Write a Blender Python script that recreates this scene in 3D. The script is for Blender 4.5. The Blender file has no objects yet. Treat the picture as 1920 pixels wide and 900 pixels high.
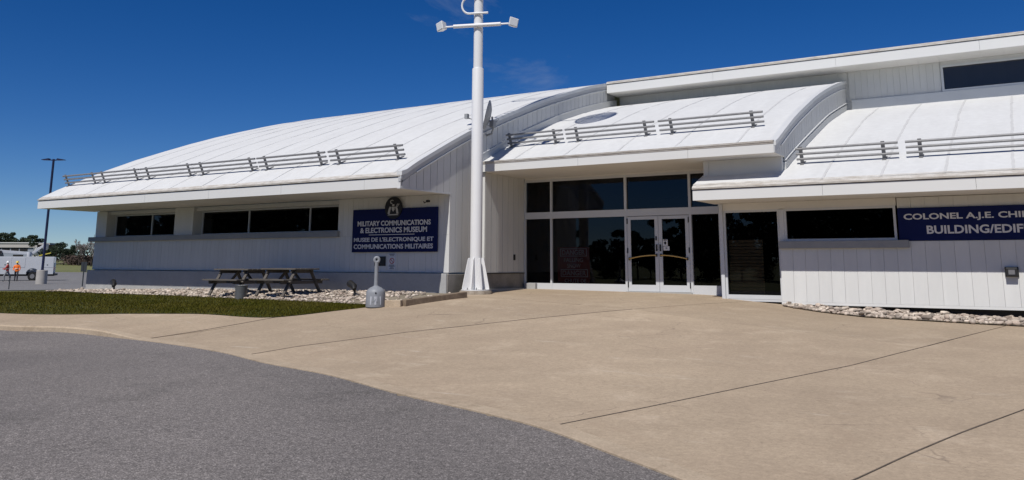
import bpy, math, random
import numpy as np
from mathutils import Vector, Matrix
R = math.radians
rnd = random.Random(7)
nrs = np.random.RandomState(11)
S = bpy.context.scene
COL = S.collection

# ------------------------------------------------------------------ camera
PITCH, YAW, ROLL, FPX, CPY = 0.181, 0.5586, -0.0034, 1570.0, 210.0
cam = bpy.data.cameras.new('camera')
cam.sensor_width = 36.0
cam.lens = 36.0 * FPX / 1920.0
cam.shift_y = -(450.0 - CPY) / 1920.0
cam.clip_end = 3000.0
camo = bpy.data.objects.new('camera', cam)
COL.objects.link(camo)
camo.matrix_world = (Matrix.Translation((0, 0, 1.6)) @ Matrix.Rotation(YAW, 4, 'Z')
                     @ Matrix.Rotation(math.pi / 2 + PITCH, 4, 'X') @ Matrix.Rotation(-ROLL, 4, 'Z'))
S.camera = camo

# ------------------------------------------------------------------ sky, sun, exposure
SUN_EL, SUN_AZ = R(52.4), R(7)          # azimuth: to the right of straight-on to the front
w = bpy.data.worlds.new('World'); S.world = w; w.use_nodes = True
nt = w.node_tree
bg = nt.nodes['Background']
sky = nt.nodes.new('ShaderNodeTexSky'); sky.sky_type = 'NISHITA'; sky.sun_disc = False
sky.sun_elevation = SUN_EL; sky.sun_rotation = R(180) - SUN_AZ
sky.altitude = 0; sky.air_density = 0.7; sky.dust_density = 0.0; sky.ozone_density = 6.0
hs = nt.nodes.new('ShaderNodeHueSaturation'); hs.inputs['Saturation'].default_value = 1.29; hs.inputs['Hue'].default_value = 0.511   # the phone's vivid blue
nt.links.new(sky.outputs[0], hs.inputs['Color'])
tc = nt.nodes.new('ShaderNodeTexCoord'); mpw = nt.nodes.new('ShaderNodeMapping'); mpw.inputs['Scale'].default_value = (2.2, 2.2, 6.0); mpw.inputs['Rotation'].default_value = (0.2, 0.35, 0.60)
nt.links.new(tc.outputs['Generated'], mpw.inputs[0])
nw = nt.nodes.new('ShaderNodeTexNoise'); nw.inputs['Scale'].default_value = 1.7; nw.inputs['Detail'].default_value = 9; nw.inputs['Roughness'].default_value = 0.62; nw.inputs['Distortion'].default_value = 0.8
nt.links.new(mpw.outputs[0], nw.inputs['Vector'])
mrw = nt.nodes.new('ShaderNodeMapRange'); mrw.inputs[1].default_value = 0.60; mrw.inputs[2].default_value = 0.86; mrw.inputs[3].default_value = 0.0; mrw.inputs[4].default_value = 0.3
nt.links.new(nw.outputs['Fac'], mrw.inputs[0])
mxw = nt.nodes.new('ShaderNodeMix'); mxw.data_type = 'RGBA'; nt.links.new(mrw.outputs[0], mxw.inputs[0]); nt.links.new(hs.outputs[0], mxw.inputs[6]); mxw.inputs[7].default_value = (5.5, 6.2, 7.0, 1)
nt.links.new(mxw.outputs[2], bg.inputs[0])
bg.inputs[1].default_value = 0.083
sd = Vector((math.sin(SUN_AZ) * math.cos(SUN_EL), -math.cos(SUN_AZ) * math.cos(SUN_EL), math.sin(SUN_EL)))
sl = bpy.data.lights.new('sun', 'SUN'); sl.energy = 5.0; sl.angle = R(0.5); sl.color = (1.0, 0.96, 0.90)
so = bpy.data.objects.new('sun', sl); COL.objects.link(so)
so.rotation_euler = sd.to_track_quat('Z', 'Y').to_euler(); so.location = (0, -20, 40)
S.view_settings.view_transform = 'Standard'; S.view_settings.look = 'None'
S.view_settings.exposure = -0.22; S.view_settings.gamma = 1.0

# ------------------------------------------------------------------ materials
MATS = {}
def mat(name, col, rough=0.7, var=0.0, scale=3.0, col2=None, fine=0.0, fscale=60.0, bump=0.0, bscale=40.0,
        metal=0.0, spec=0.4, stretch=None, island=0.0):
    if name in MATS: return MATS[name]
    m = bpy.data.materials.new(name); m.use_nodes = True
    t = m.node_tree; b = t.nodes['Principled BSDF']
    b.inputs['Roughness'].default_value = rough
    b.inputs['Metallic'].default_value = metal
    b.inputs['Specular IOR Level'].default_value = spec
    geo = t.nodes.new('ShaderNodeNewGeometry')
    vec = geo.outputs['Position']
    if stretch:
        mp = t.nodes.new('ShaderNodeMapping'); mp.inputs['Scale'].default_value = stretch
        t.links.new(vec, mp.inputs[0]); vec = mp.outputs[0]
    c2 = col2 or tuple(c * (1 - var) for c in col)
    out = None
    if var > 0 or col2:
        n = t.nodes.new('ShaderNodeTexNoise'); n.inputs['Scale'].default_value = scale
        n.inputs['Detail'].default_value = 6; n.inputs['Roughness'].default_value = 0.62
        t.links.new(vec, n.inputs['Vector'])
        r = t.nodes.new('ShaderNodeValToRGB'); r.color_ramp.elements[0].position = 0.34; r.color_ramp.elements[1].position = 0.68
        r.color_ramp.elements[0].color = (*c2, 1); r.color_ramp.elements[1].color = (*col, 1)
        t.links.new(n.outputs['Fac'], r.inputs[0]); out = r.outputs[0]
    else:
        rgb = t.nodes.new('ShaderNodeRGB'); rgb.outputs[0].default_value = (*col, 1); out = rgb.outputs[0]
    if fine > 0:
        n2 = t.nodes.new('ShaderNodeTexNoise'); n2.inputs['Scale'].default_value = fscale; n2.inputs['Detail'].default_value = 3
        t.links.new(geo.outputs['Position'], n2.inputs['Vector'])
        mr = t.nodes.new('ShaderNodeMapRange'); mr.inputs[1].default_value = 0.3; mr.inputs[2].default_value = 0.7
        mr.inputs[3].default_value = 1 - fine; mr.inputs[4].default_value = 1 + fine
        t.links.new(n2.outputs['Fac'], mr.inputs[0])
        mx = t.nodes.new('ShaderNodeVectorMath'); mx.operation = 'SCALE'
        t.links.new(out, mx.inputs[0]); t.links.new(mr.outputs[0], mx.inputs['Scale']); out = mx.outputs[0]
    if island > 0:
        mr = t.nodes.new('ShaderNodeMapRange'); mr.inputs[3].default_value = 1 - island; mr.inputs[4].default_value = 1 + island
        oi = t.nodes.new('ShaderNodeObjectInfo')
        ad = t.nodes.new('ShaderNodeMath'); ad.operation = 'ADD'
        fr = t.nodes.new('ShaderNodeMath'); fr.operation = 'FRACT'
        t.links.new(geo.outputs['Random Per Island'], ad.inputs[0]); t.links.new(oi.outputs['Random'], ad.inputs[1])
        t.links.new(ad.outputs[0], fr.inputs[0]); t.links.new(fr.outputs[0], mr.inputs[0])
        mx = t.nodes.new('ShaderNodeVectorMath'); mx.operation = 'SCALE'
        t.links.new(out, mx.inputs[0]); t.links.new(mr.outputs[0], mx.inputs['Scale']); out = mx.outputs[0]
    t.links.new(out, b.inputs['Base Color'])
    if bump > 0:
        n3 = t.nodes.new('ShaderNodeTexNoise'); n3.inputs['Scale'].default_value = bscale; n3.inputs['Detail'].default_value = 4
        t.links.new(vec, n3.inputs['Vector'])
        bp = t.nodes.new('ShaderNodeBump'); bp.inputs['Strength'].default_value = bump; bp.inputs['Distance'].default_value = 0.02
        t.links.new(n3.outputs['Fac'], bp.inputs['Height']); t.links.new(bp.outputs[0], b.inputs['Normal'])
    MATS[name] = m
    return m

def glass_mat(name, tint):
    m = bpy.data.materials.new(name); m.use_nodes = True; t = m.node_tree
    t.nodes.remove(t.nodes['Principled BSDF'])
    out = t.nodes['Material Output']
    tr = t.nodes.new('ShaderNodeBsdfTransparent'); tr.inputs[0].default_value = (*tint, 1)
    gl = t.nodes.new('ShaderNodeBsdfGlossy'); gl.inputs['Roughness'].default_value = 0.012; gl.inputs['Color'].default_value = (0.62, 0.64, 0.70, 1)
    n = t.nodes.new('ShaderNodeTexNoise'); n.inputs['Scale'].default_value = 0.9
    geo = t.nodes.new('ShaderNodeNewGeometry'); t.links.new(geo.outputs['Position'], n.inputs['Vector'])
    bp = t.nodes.new('ShaderNodeBump'); bp.inputs['Strength'].default_value = 0.04; bp.inputs['Distance'].default_value = 0.02
    t.links.new(n.outputs['Fac'], bp.inputs['Height']); t.links.new(bp.outputs[0], gl.inputs['Normal'])
    fr = t.nodes.new('ShaderNodeFresnel'); fr.inputs[0].default_value = 1.5
    mx = t.nodes.new('ShaderNodeMixShader')
    t.links.new(fr.outputs[0], mx.inputs[0]); t.links.new(tr.outputs[0], mx.inputs[1]); t.links.new(gl.outputs[0], mx.inputs[2])
    t.links.new(mx.outputs[0], out.inputs[0])
    MATS[name] = m
    return m

WHITE = mat('white_paint', (0.629, 0.629, 0.612), 0.55, var=0.07, scale=1.3, fine=0.02)
SIDING = mat('white_siding', (0.612, 0.612, 0.595), 0.6, var=0.06, scale=2.0, stretch=(2, 2, 0.4), island=0.025)
FASCIA = mat('white_fascia', (0.662, 0.662, 0.645), 0.5, var=0.04, scale=0.8, stretch=(0.5, 1, 2))
SOFFIT = mat('soffit_paint', (0.70, 0.685, 0.65), 0.7, var=0.08, scale=1.2)
ROOF = mat('roof_membrane', (0.625, 0.63, 0.625), 0.75, col2=(0.585, 0.588, 0.582), scale=1.3, stretch=(1.6, .45, .45), fine=0.035, fscale=7, bump=0.18, bscale=3)
SEAM = mat('roof_seam', (0.55, 0.55, 0.545), 0.8, var=0.08, scale=3)
LIP = mat('weathered_roof_lip', (0.581, 0.563, 0.528), 0.85, col2=(0.370, 0.334, 0.290), scale=5, stretch=(0.7, 1, 4), fine=0.06, fscale=30)
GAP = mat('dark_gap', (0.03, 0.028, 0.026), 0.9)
FLASH = mat('flashing', (0.619, 0.628, 0.628), 0.45, var=0.06, scale=2)
FLASHD = mat('grey_flashing', (0.50, 0.51, 0.52), 0.5, var=0.1, scale=3)
SILL = mat('grey_sill', (0.27, 0.28, 0.29), 0.6, var=0.1, scale=3)
BASE = mat('painted_concrete_base', (0.396, 0.396, 0.387), 0.8, var=0.12, scale=2.2, fine=0.05, fscale=25)
BASE2 = mat('bare_concrete_base', (0.30, 0.28, 0.25), 0.85, col2=(0.20, 0.185, 0.165), scale=2.5, fine=0.08, fscale=30, bump=0.2)
ALU = mat('painted_frame', (0.568, 0.585, 0.602), 0.35, var=0.03, scale=2)
GLASS = glass_mat('tinted_glass', (0.36, 0.365, 0.38))
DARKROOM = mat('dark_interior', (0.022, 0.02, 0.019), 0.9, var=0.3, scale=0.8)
ROOMFLOOR = mat('dark_carpet', (0.04, 0.035, 0.032), 0.95)
GALV = mat('galvanised_steel', (0.24, 0.24, 0.245), 0.55, var=0.2, scale=8, metal=0.2)
NAVY = mat('navy_sign_paint', (0.006, 0.012, 0.075), 0.6, var=0.12, scale=2, spec=0.12)
SILVER = mat('silver_lettering', (0.60, 0.60, 0.62), 0.5)
BLACK = mat('black_metal', (0.015, 0.015, 0.016), 0.5)
POLEW = mat('white_pole_paint', (0.713, 0.713, 0.713), 0.38, var=0.03, scale=2)
CONC = mat('concrete_footing', (0.36, 0.31, 0.25), 0.9, col2=(0.22, 0.18, 0.14), scale=7, fine=0.1, fscale=40, bump=0.4, bscale=30)
TIMBER = mat('weathered_timber', (0.13, 0.115, 0.10), 0.85, var=0.35, scale=5, stretch=(0.5, 4, 4), island=0.15, bump=0.3, bscale=20)
GREYPL = mat('grey_plastic', (0.25, 0.265, 0.29), 0.5, var=0.12, scale=6)
BINM = mat('grey_bucket_metal', (0.19, 0.195, 0.20), 0.5, var=0.15, scale=8, metal=0.3)
WOOD = mat('golden_wood', (0.56, 0.40, 0.19), 0.5, var=0.25, scale=5, stretch=(0.5, 4, 6))
BRASS = mat('brass_bar', (0.50, 0.36, 0.15), 0.35, metal=0.7)
SOIL = mat('sandy_soil', (0.30, 0.26, 0.20), 0.95, col2=(0.18, 0.15, 0.11), scale=3, fine=0.2, fscale=40, bump=0.6, bscale=40)
STONE = mat('river_stone', (0.534, 0.469, 0.396), 0.8, col2=(0.276, 0.216, 0.175), scale=2.6, fine=0.15, fscale=50, island=0.5, bump=0.3, bscale=30)

def ground_mat(name, cols, scales, speck, sscale, bump, rough=0.9):
    """patchy ground: three noises of different size plus speckle"""
    m = bpy.data.materials.new(name); m.use_nodes = True; t = m.node_tree; b = t.nodes['Principled BSDF']
    b.inputs['Roughness'].default_value = rough; b.inputs['Specular IOR Level'].default_value = 0.25
    geo = t.nodes.new('ShaderNodeNewGeometry')
    def noise(sc, det=5, ro=0.6):
        n = t.nodes.new('ShaderNodeTexNoise'); n.inputs['Scale'].default_value = sc; n.inputs['Detail'].default_value = det
        n.inputs['Roughness'].default_value = ro; t.links.new(geo.outputs['Position'], n.inputs['Vector']); return n.outputs['Fac']
    n1 = noise(scales[0]); r = t.nodes.new('ShaderNodeValToRGB')
    r.color_ramp.elements[0].position = 0.35; r.color_ramp.elements[1].position = 0.65
    r.color_ramp.elements[0].color = (*cols[0], 1); r.color_ramp.elements[1].color = (*cols[1], 1)
    t.links.new(n1, r.inputs[0])
    n2 = noise(scales[1], 8, 0.7); m2 = t.nodes.new('ShaderNodeMapRange'); m2.inputs[1].default_value = 0.55; m2.inputs[2].default_value = 0.72
    t.links.new(n2, m2.inputs[0])
    mx = t.nodes.new('ShaderNodeMix'); mx.data_type = 'RGBA'; t.links.new(m2.outputs[0], mx.inputs[0])
    t.links.new(r.outputs[0], mx.inputs[6]); mx.inputs[7].default_value = (*cols[2], 1)
    n3 = noise(sscale, 2); m3 = t.nodes.new('ShaderNodeMapRange'); m3.inputs[1].default_value = 0.28; m3.inputs[2].default_value = 0.72
    m3.inputs[3].default_value = 1 - speck; m3.inputs[4].default_value = 1 + speck; t.links.new(n3, m3.inputs[0])
    n4 = noise(sscale * 0.27, 3); m4 = t.nodes.new('ShaderNodeMapRange'); m4.inputs[1].default_value = 0.3; m4.inputs[2].default_value = 0.7
    m4.inputs[3].default_value = 1 - speck * 0.5; m4.inputs[4].default_value = 1 + speck * 0.5; t.links.new(n4, m4.inputs[0])
    mm = t.nodes.new('ShaderNodeMath'); mm.operation = 'MULTIPLY'; t.links.new(m3.outputs[0], mm.inputs[0]); t.links.new(m4.outputs[0], mm.inputs[1])
    sc = t.nodes.new('ShaderNodeVectorMath'); sc.operation = 'SCALE'
    t.links.new(mx.outputs[2], sc.inputs[0]); t.links.new(mm.outputs[0], sc.inputs['Scale'])
    t.links.new(sc.outputs[0], b.inputs['Base Color'])
    bp = t.nodes.new('ShaderNodeBump'); bp.inputs['Strength'].default_value = bump; bp.inputs['Distance'].default_value = 0.01
    t.links.new(n3, bp.inputs['Height']); t.links.new(bp.outputs[0], b.inputs['Normal'])
    MATS[name] = m
    return m
def add_detail(m, kind):
    t = m.node_tree; b = t.nodes['Principled BSDF']; src = b.inputs['Base Color'].links[0].from_socket
    geo = [n for n in t.nodes if n.type == 'NEW_GEOMETRY'][0].outputs['Position']
    def mr(sock, a, b_, c, d, clamp=True):
        n = t.nodes.new('ShaderNodeMapRange'); n.clamp = clamp; t.links.new(sock, n.inputs[0])
        for i, v in zip((1, 2, 3, 4), (a, b_, c, d)): n.inputs[i].default_value = v
        return n.outputs[0]
    def noise(sc, det=4, ro=.6, vec=None, dist=0.0):
        n = t.nodes.new('ShaderNodeTexNoise'); n.inputs['Scale'].default_value = sc; n.inputs['Detail'].default_value = det; n.inputs['Roughness'].default_value = ro; n.inputs['Distortion'].default_value = dist
        t.links.new(vec or geo, n.inputs['Vector']); return n.outputs['Fac']
    def mul(c, f):
        n = t.nodes.new('ShaderNodeVectorMath'); n.operation = 'SCALE'; t.links.new(c, n.inputs[0]); t.links.new(f, n.inputs['Scale']); return n.outputs[0]
    def mix(f, a, col):
        n = t.nodes.new('ShaderNodeMix'); n.data_type = 'RGBA'; t.links.new(f, n.inputs[0]); t.links.new(a, n.inputs[6]); n.inputs[7].default_value = (*col, 1); return n.outputs[2]
    def m2(a, b_, op='MULTIPLY'):
        n = t.nodes.new('ShaderNodeMath'); n.operation = op; t.links.new(a, n.inputs[0]); t.links.new(b_, n.inputs[1]); return n.outputs[0]
    if kind == 'asphalt':
        v = t.nodes.new('ShaderNodeTexVoronoi'); v.inputs['Scale'].default_value = 105; t.links.new(geo, v.inputs['Vector'])
        sp = t.nodes.new('ShaderNodeSeparateColor'); t.links.new(v.outputs['Color'], sp.inputs[0])
        pw = t.nodes.new('ShaderNodeMath'); pw.operation = 'POWER'; t.links.new(sp.outputs[0], pw.inputs[0]); pw.inputs[1].default_value = 3.0
        src = mul(src, mr(pw.outputs[0], 0, 1, .76, 1.75))
        src = mul(src, mr(noise(.16, 3), .35, .65, .90, 1.10))
        src = mix(m2(mr(noise(7, 5, .7), .66, .74, 0, .55), mr(noise(.5, 3), .45, .6, 0, 1)), src, (.30, .27, .24))
    else:
        mp = t.nodes.new('ShaderNodeMapping'); mp.inputs['Scale'].default_value = (.8, 3.2, 1); mp.inputs['Rotation'].default_value = (0, 0, .45); t.links.new(geo, mp.inputs[0])
        src = mul(src, mr(noise(.22, 4, .55), .32, .68, .93, 1.06))
        src = mul(src, mr(noise(1.6, 6, .65), .3, .7, .93, 1.06))
        src = mul(src, mr(noise(18, 4, .7), .3, .7, .88, 1.12))
        oi = t.nodes.new('ShaderNodeObjectInfo'); src = mul(src, mr(oi.outputs['Random'], 0, 1, .95, 1.05))
        src = mix(m2(mr(noise(1.1, 8, .72, mp.outputs[0]), .60, .70, 0, .5), mr(noise(.6, 2), .4, .6, .1, 1)), src, (.62, .55, .46))      # pale scuffs
        src = mix(mr(noise(30, 2, .5), .70, .73, 0, .6), src, (.16, .12, .09))                                                      # pits and grit
        src = mix(m2(mr(noise(.5, 6, .7, None, 1.2), .57, .70, 0, .30), mr(noise(4, 4), .35, .6, .3, 1)), src, (.30, .215, .15))       # brown stains
        v = t.nodes.new('ShaderNodeTexVoronoi'); v.feature = 'DISTANCE_TO_EDGE'; v.inputs['Scale'].default_value = .42
        ns_ = t.nodes.new('ShaderNodeTexNoise'); ns_.inputs['Scale'].default_value = 2.4; ns_.inputs['Detail'].default_value = 6; t.links.new(geo, ns_.inputs['Vector'])
        va = t.nodes.new('ShaderNodeVectorMath'); va.operation = 'MULTIPLY_ADD'; t.links.new(ns_.outputs['Color'], va.inputs[0]); va.inputs[1].default_value = (.5, .5, 0); t.links.new(geo, va.inputs[2])
        t.links.new(va.outputs[0], v.inputs['Vector'])
        src = mix(m2(mr(v.outputs['Distance'], 0, .005, .75, 0), mr(noise(.45, 3), .52, .60, 0, 1)), src, (.17, .13, .10))            # hairline cracks
    t.links.new(src, b.inputs['Base Color']); return m
ASPH = ground_mat('asphalt', [(0.155, 0.141, 0.134), (0.189, 0.171, 0.160), (0.130, 0.119, 0.111)], (0.25, 0.9), 0.42, 62, 0.7)
APRON = ground_mat('concrete_apron', [(0.360, 0.281, 0.201), (0.402, 0.318, 0.227), (0.440, 0.354, 0.260)], (0.35, 0.8), 0.10, 55, 0.25)
KERB = ground_mat('concrete_kerb', [(0.372, 0.293, 0.211), (0.440, 0.354, 0.256), (0.296, 0.229, 0.161)], (1.2, 3.0), 0.14, 45, 0.3)
TURF = ground_mat('turf_soil', [(0.043, 0.053, 0.011), (0.062, 0.067, 0.016), (0.105, 0.084, 0.035)], (0.4, 1.5), 0.4, 25, 0.8)
FIELD = ground_mat('dry_field', [(0.13, 0.14, 0.05), (0.17, 0.17, 0.07), (0.20, 0.18, 0.10)], (0.03, 0.1), 0.25, 2, 0.2)
LOT = ground_mat('far_parking_asphalt', [(0.17, 0.165, 0.165), (0.20, 0.195, 0.19), (0.15, 0.145, 0.145)], (0.05, 0.2), 0.15, 6, 0.2)

add_detail(ASPH, 'asphalt'); add_detail(APRON, 'concrete')
# ------------------------------------------------------------------ builders
def tag(o, label, cat, group=None, kind=None):
    if label: o['label'] = label
    if cat: o['category'] = cat
    if group: o['group'] = group
    if kind: o['kind'] = kind
    return o
def struct(o): o['kind'] = 'structure'; return o
def empty(name, loc=(0, 0, 0), rz=0.0):
    o = bpy.data.objects.new(name, None); o.empty_display_size = 0.2
    o.location = loc; o.rotation_euler = (0, 0, rz); COL.objects.link(o); return o
def link(o, parent=None, world=True):
    COL.objects.link(o)
    if parent is not None:
        o.parent = parent
        if world and parent.type == 'EMPTY':
            o.matrix_parent_inverse = Matrix.Translation(-Vector(parent.location))
    return o
def mobj(name, V, F, m, parent=None, world=True, smooth=False):
    me = bpy.data.meshes.new(name); me.from_pydata([tuple(v) for v in V], [], [tuple(f) for f in F]); me.update()
    ml = m if isinstance(m, (list, tuple)) else [m]
    for q in ml: me.materials.append(q)
    if smooth: me.polygons.foreach_set('use_smooth', [True] * len(me.polygons))
    return link(bpy.data.objects.new(name, me), parent, world)
class MB:
    def __init__(s): s.V = []; s.F = []
    def add(s, V, F):
        n = len(s.V); s.V += [tuple(v) for v in V]; s.F += [tuple(i + n for i in f) for f in F]; return s
    def box(s, x0, x1, y0, y1, z0, z1):
        return s.add([(x0, y0, z0), (x1, y0, z0), (x1, y1, z0), (x0, y1, z0), (x0, y0, z1), (x1, y0, z1), (x1, y1, z1), (x0, y1, z1)], BOXF)
    def hexa(s, P): return s.add(P, BOXF)
    def beam(s, a, b, wd, h, up=(0, 0, 1)):
        a, b = Vector(a), Vector(b); d = (b - a).normalized(); sx = d.cross(Vector(up))
        if sx.length < 1e-4: sx = d.cross(Vector((0, 1, 0)))
        sx = sx.normalized() * wd / 2; sz = sx.cross(d).normalized() * h / 2
        return s.hexa([a - sx - sz, b - sx - sz, b + sx - sz, a + sx - sz, a - sx + sz, b - sx + sz, b + sx + sz, a + sx + sz])
    def tube(s, pts, r, n=10, cap=True):
        pts = [Vector(p) for p in pts]; rr = r if isinstance(r, (list, tuple)) else [r] * len(pts)
        V = []; F = []; ref = None
        for i, p in enumerate(pts):
            d = (pts[min(i + 1, len(pts) - 1)] - pts[max(i - 1, 0)]).normalized()
            if ref is None:
                ref = d.cross(Vector((0, 0, 1)))
                if ref.length < 1e-3: ref = d.cross(Vector((0, 1, 0)))
            ref = (ref - d * ref.dot(d)).normalized(); bn = d.cross(ref)
            for k in range(n):
                a = 2 * math.pi * k / n; V.append(p + (ref * math.cos(a) + bn * math.sin(a)) * rr[i])
        for i in range(len(pts) - 1):
            for k in range(n):
                F.append((i * n + k, i * n + (k + 1) % n, (i + 1) * n + (k + 1) % n, (i + 1) * n + k))
        if cap: F += [tuple(range(n))[::-1], tuple(range((len(pts) - 1) * n, len(pts) * n))]
        return s.add(V, F)
    def lathe(s, c, prof, n=24):
        V = []; F = []
        for r, z in prof:
            for k in range(n):
                a = 2 * math.pi * k / n; V.append((c[0] + r * math.cos(a), c[1] + r * math.sin(a), c[2] + z))
        for i in range(len(prof) - 1):
            for k in range(n): F.append((i * n + k, i * n + (k + 1) % n, (i + 1) * n + (k + 1) % n, (i + 1) * n + k))
        F += [tuple(range(n))[::-1], tuple(range((len(prof) - 1) * n, len(prof) * n))]
        return s.add(V, F)
    def prism(s, poly, axis, a, b):
        """poly of 2-D points extruded along an axis: 'x' (y,z), 'y' (x,z), 'z' (x,y)"""
        n = len(poly)
        f = {'x': lambda p, t: (t, p[0], p[1]), 'y': lambda p, t: (p[0], t, p[1]), 'z': lambda p, t: (p[0], p[1], t)}[axis]
        return s.add([f(p, a) for p in poly] + [f(p, b) for p in poly],
                     [tuple(range(n)), tuple(range(2 * n - 1, n - 1, -1))] + [(i, i + n, (i + 1) % n + n, (i + 1) % n) for i in range(n)])
    def build(s, name, m, parent=None, world=True, smooth=False, bev=0.0):
        o = mobj(name, s.V, s.F, m, parent, world, smooth)
        if smooth:
            o.data.set_sharp_from_angle(angle=R(40))
        if bev > 0:
            md = o.modifiers.new('bevel', 'BEVEL'); md.width = bev; md.segments = 2; md.limit_method = 'ANGLE'
        return o
BOXF = [(0, 3, 2, 1), (4, 5, 6, 7), (0, 1, 5, 4), (1, 2, 6, 5), (2, 3, 7, 6), (3, 0, 4, 7)]
def box(name, x0, x1, y0, y1, z0, z1, m, parent=None, world=True, bev=0.0):
    return MB().box(x0, x1, y0, y1, z0, z1).build(name, m, parent, world, bev=bev)
def copy_tree(o, parent=None):
    c = o.copy(); COL.objects.link(c)
    if parent is not None: c.parent = parent
    for ch in list(o.children): copy_tree(ch, c)
    return c
def text(name, body, x0, x1, y, z0, z1, m, parent, depth=0.004, off=0.0, xscale=None):
    """raised lettering on a front-facing plane, fitted to x0..x1 and z0..z1 (cap height)"""
    cu = bpy.data.curves.new(name, 'FONT'); cu.body = body; cu.size = 1.0; cu.extrude = 0.004; cu.offset = off
    cu.resolution_u = 3
    o = bpy.data.objects.new(name, cu); COL.objects.link(o)
    dg = bpy.context.evaluated_depsgraph_get(); me = bpy.data.meshes.new_from_object(o.evaluated_get(dg))
    bpy.data.objects.remove(o); bpy.data.curves.remove(cu)
    n = len(me.vertices); co = np.empty(n * 3); me.vertices.foreach_get('co', co); co = co.reshape(-1, 3)
    lo, hi = co.min(0), co.max(0)
    sx = (x1 - x0) / (hi[0] - lo[0]) if xscale is None else xscale
    capz = 0.73; lo1 = 0.0
    if '/' not in body and '&' not in body: lo1 = lo[1]; capz = hi[1] - lo[1]
    new = np.empty_like(co)
    new[:, 0] = x0 + (co[:, 0] - lo[0]) * sx
    new[:, 2] = z0 + (co[:, 1] - lo1) * (z1 - z0) / capz
    new[:, 1] = y - depth / 2 - co[:, 2] * 0.5
    me.vertices.foreach_set('co', new.ravel()); me.materials.clear(); me.materials.append(m); me.update(); me.name = name
    return link(bpy.data.objects.new(name, me), parent)

# ------------------------------------------------------------------ terrain height
CP = np.array([(0,0,0),(4,3,0),(-5,3,0),(-10,3,.02),(8,4,-.02),(-20,3,0),(-35,3,0),(0,-8,0),(-20,-8,0),(12,-8,0),(15,6,0),
(-22,10.6,.13),(-16.3,11.0,.14),(-10.4,9.4,.14),(-6.6,8.05,.12),(-4.1,7.1,.10),(-2.35,6.05,.08),(3,3.5,.05),
(-30.3,18.4,.62),(-27,18.4,.68),(-24,18.4,.74),(-17,18.4,.82),(-13.5,18,.81),(-13.5,20.5,.85),(-13.2,22.3,.9),(-10,22.3,.865),
(-7.05,21.5,.79),(-5.5,21.2,.65),(-3,20.8,.53),(0,20.8,.45),(4,20.8,.43),(12,21,.4),
(-36,18.4,.5),(-45,22,.2),(-36,10,.1),(-60,30,0),(-34,26,.4)], float)
def _U(r2): return np.where(r2 > 1e-9, .5 * r2 * np.log(np.maximum(r2, 1e-9)), 0)
_n = len(CP); _A = np.zeros((_n + 3, _n + 3)); _d = CP[:, None, :2] - CP[None, :, :2]
_A[:_n, :_n] = _U((_d ** 2).sum(-1)) + np.eye(_n) * .5; _A[:_n, _n] = 1; _A[:_n, _n + 1:] = CP[:, :2]; _A[_n:, :_n] = _A[:_n, _n:].T
_W = np.linalg.solve(_A, np.concatenate([CP[:, 2], [0, 0, 0]]))
def sstep(a, b, x): t = np.clip((x - a) / (b - a), 0, 1); return t * t * (3 - 2 * t)
def G(x, y):
    x = np.asarray(x, float); y = np.asarray(y, float)
    tps = _U((CP[:, 0] - x[..., None]) ** 2 + (CP[:, 1] - y[..., None]) ** 2) @ _W[:_n] + _W[_n] + _W[_n + 1] * x + _W[_n + 2] * y
    dx = np.maximum(np.maximum(-44 - x, x - 14), 0); dy = np.maximum(np.maximum(-8 - y, y - 25), 0)
    wgt = 1 - sstep(0, 22, np.hypot(dx, dy))
    r = np.hypot(x, y); far = np.maximum(0, r - 98) * 0.012; far = np.minimum(far, 3.0)
    return np.where(wgt > 0, tps * wgt, 0) + far * (1 - wgt)
def g(x, y): return float(G(np.array(x), np.array(y)))
def lift(x, y):   # raised walk behind the kerb on the left
    return 0.10 * sstep(-14.9, -17.2, np.asarray(x, float)) * (1 - sstep(13.2, 15.5, np.asarray(y, float)))

def sheet(name, X, Y, Z, m, parent=None):
    """grid arrays -> mesh"""
    h, wd = X.shape
    V = np.stack([X, Y, Z], -1).reshape(-1, 3)
    i = np.arange(h * wd).reshape(h, wd)
    F = np.stack([i[:-1, :-1], i[:-1, 1:], i[1:, 1:], i[1:, :-1]], -1).reshape(-1, 4)
    o = mobj(name, V.tolist(), F.tolist(), m, parent, True, True)
    return o
def resample(pts, n):
    p = np.array(pts, float); s = np.concatenate([[0], np.cumsum(np.hypot(*(np.diff(p[:, :2], axis=0).T)))]); t = np.linspace(0, s[-1], n)
    return np.stack([np.interp(t, s, p[:, k]) for k in range(p.shape[1])], -1)
def smooth_line(pts, n):
    """Catmull-Rom through points"""
    p = np.array(pts, float); p = np.vstack([2 * p[0] - p[1], p, 2 * p[-1] - p[-2]]); out = []
    for i in range(1, len(p) - 2):
        t = np.linspace(0, 1, 12, endpoint=False)[:, None]
        out.append(0.5 * (2 * p[i] + (p[i + 1] - p[i - 1]) * t + (2 * p[i - 1] - 5 * p[i] + 4 * p[i + 1] - p[i + 2]) * t ** 2 + (3 * p[i] - p[i - 1] - 3 * p[i + 1] + p[i + 2]) * t ** 3))
    out.append(p[-2][None]); return resample(np.vstack(out), n)
def coons(bottom, top, left, right, n, m):
    b, t, l, r = resample(bottom, n), resample(top, n), resample(left, m), resample(right, m)
    u = np.linspace(0, 1, n)[None, :, None]; v = np.linspace(0, 1, m)[:, None, None]
    return ((1 - v) * b[None] + v * t[None] + (1 - u) * l[:, None] + u * r[:, None]
            - ((1 - u) * (1 - v) * b[0] + u * (1 - v) * b[-1] + (1 - u) * v * t[0] + u * v * t[-1]))

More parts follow.
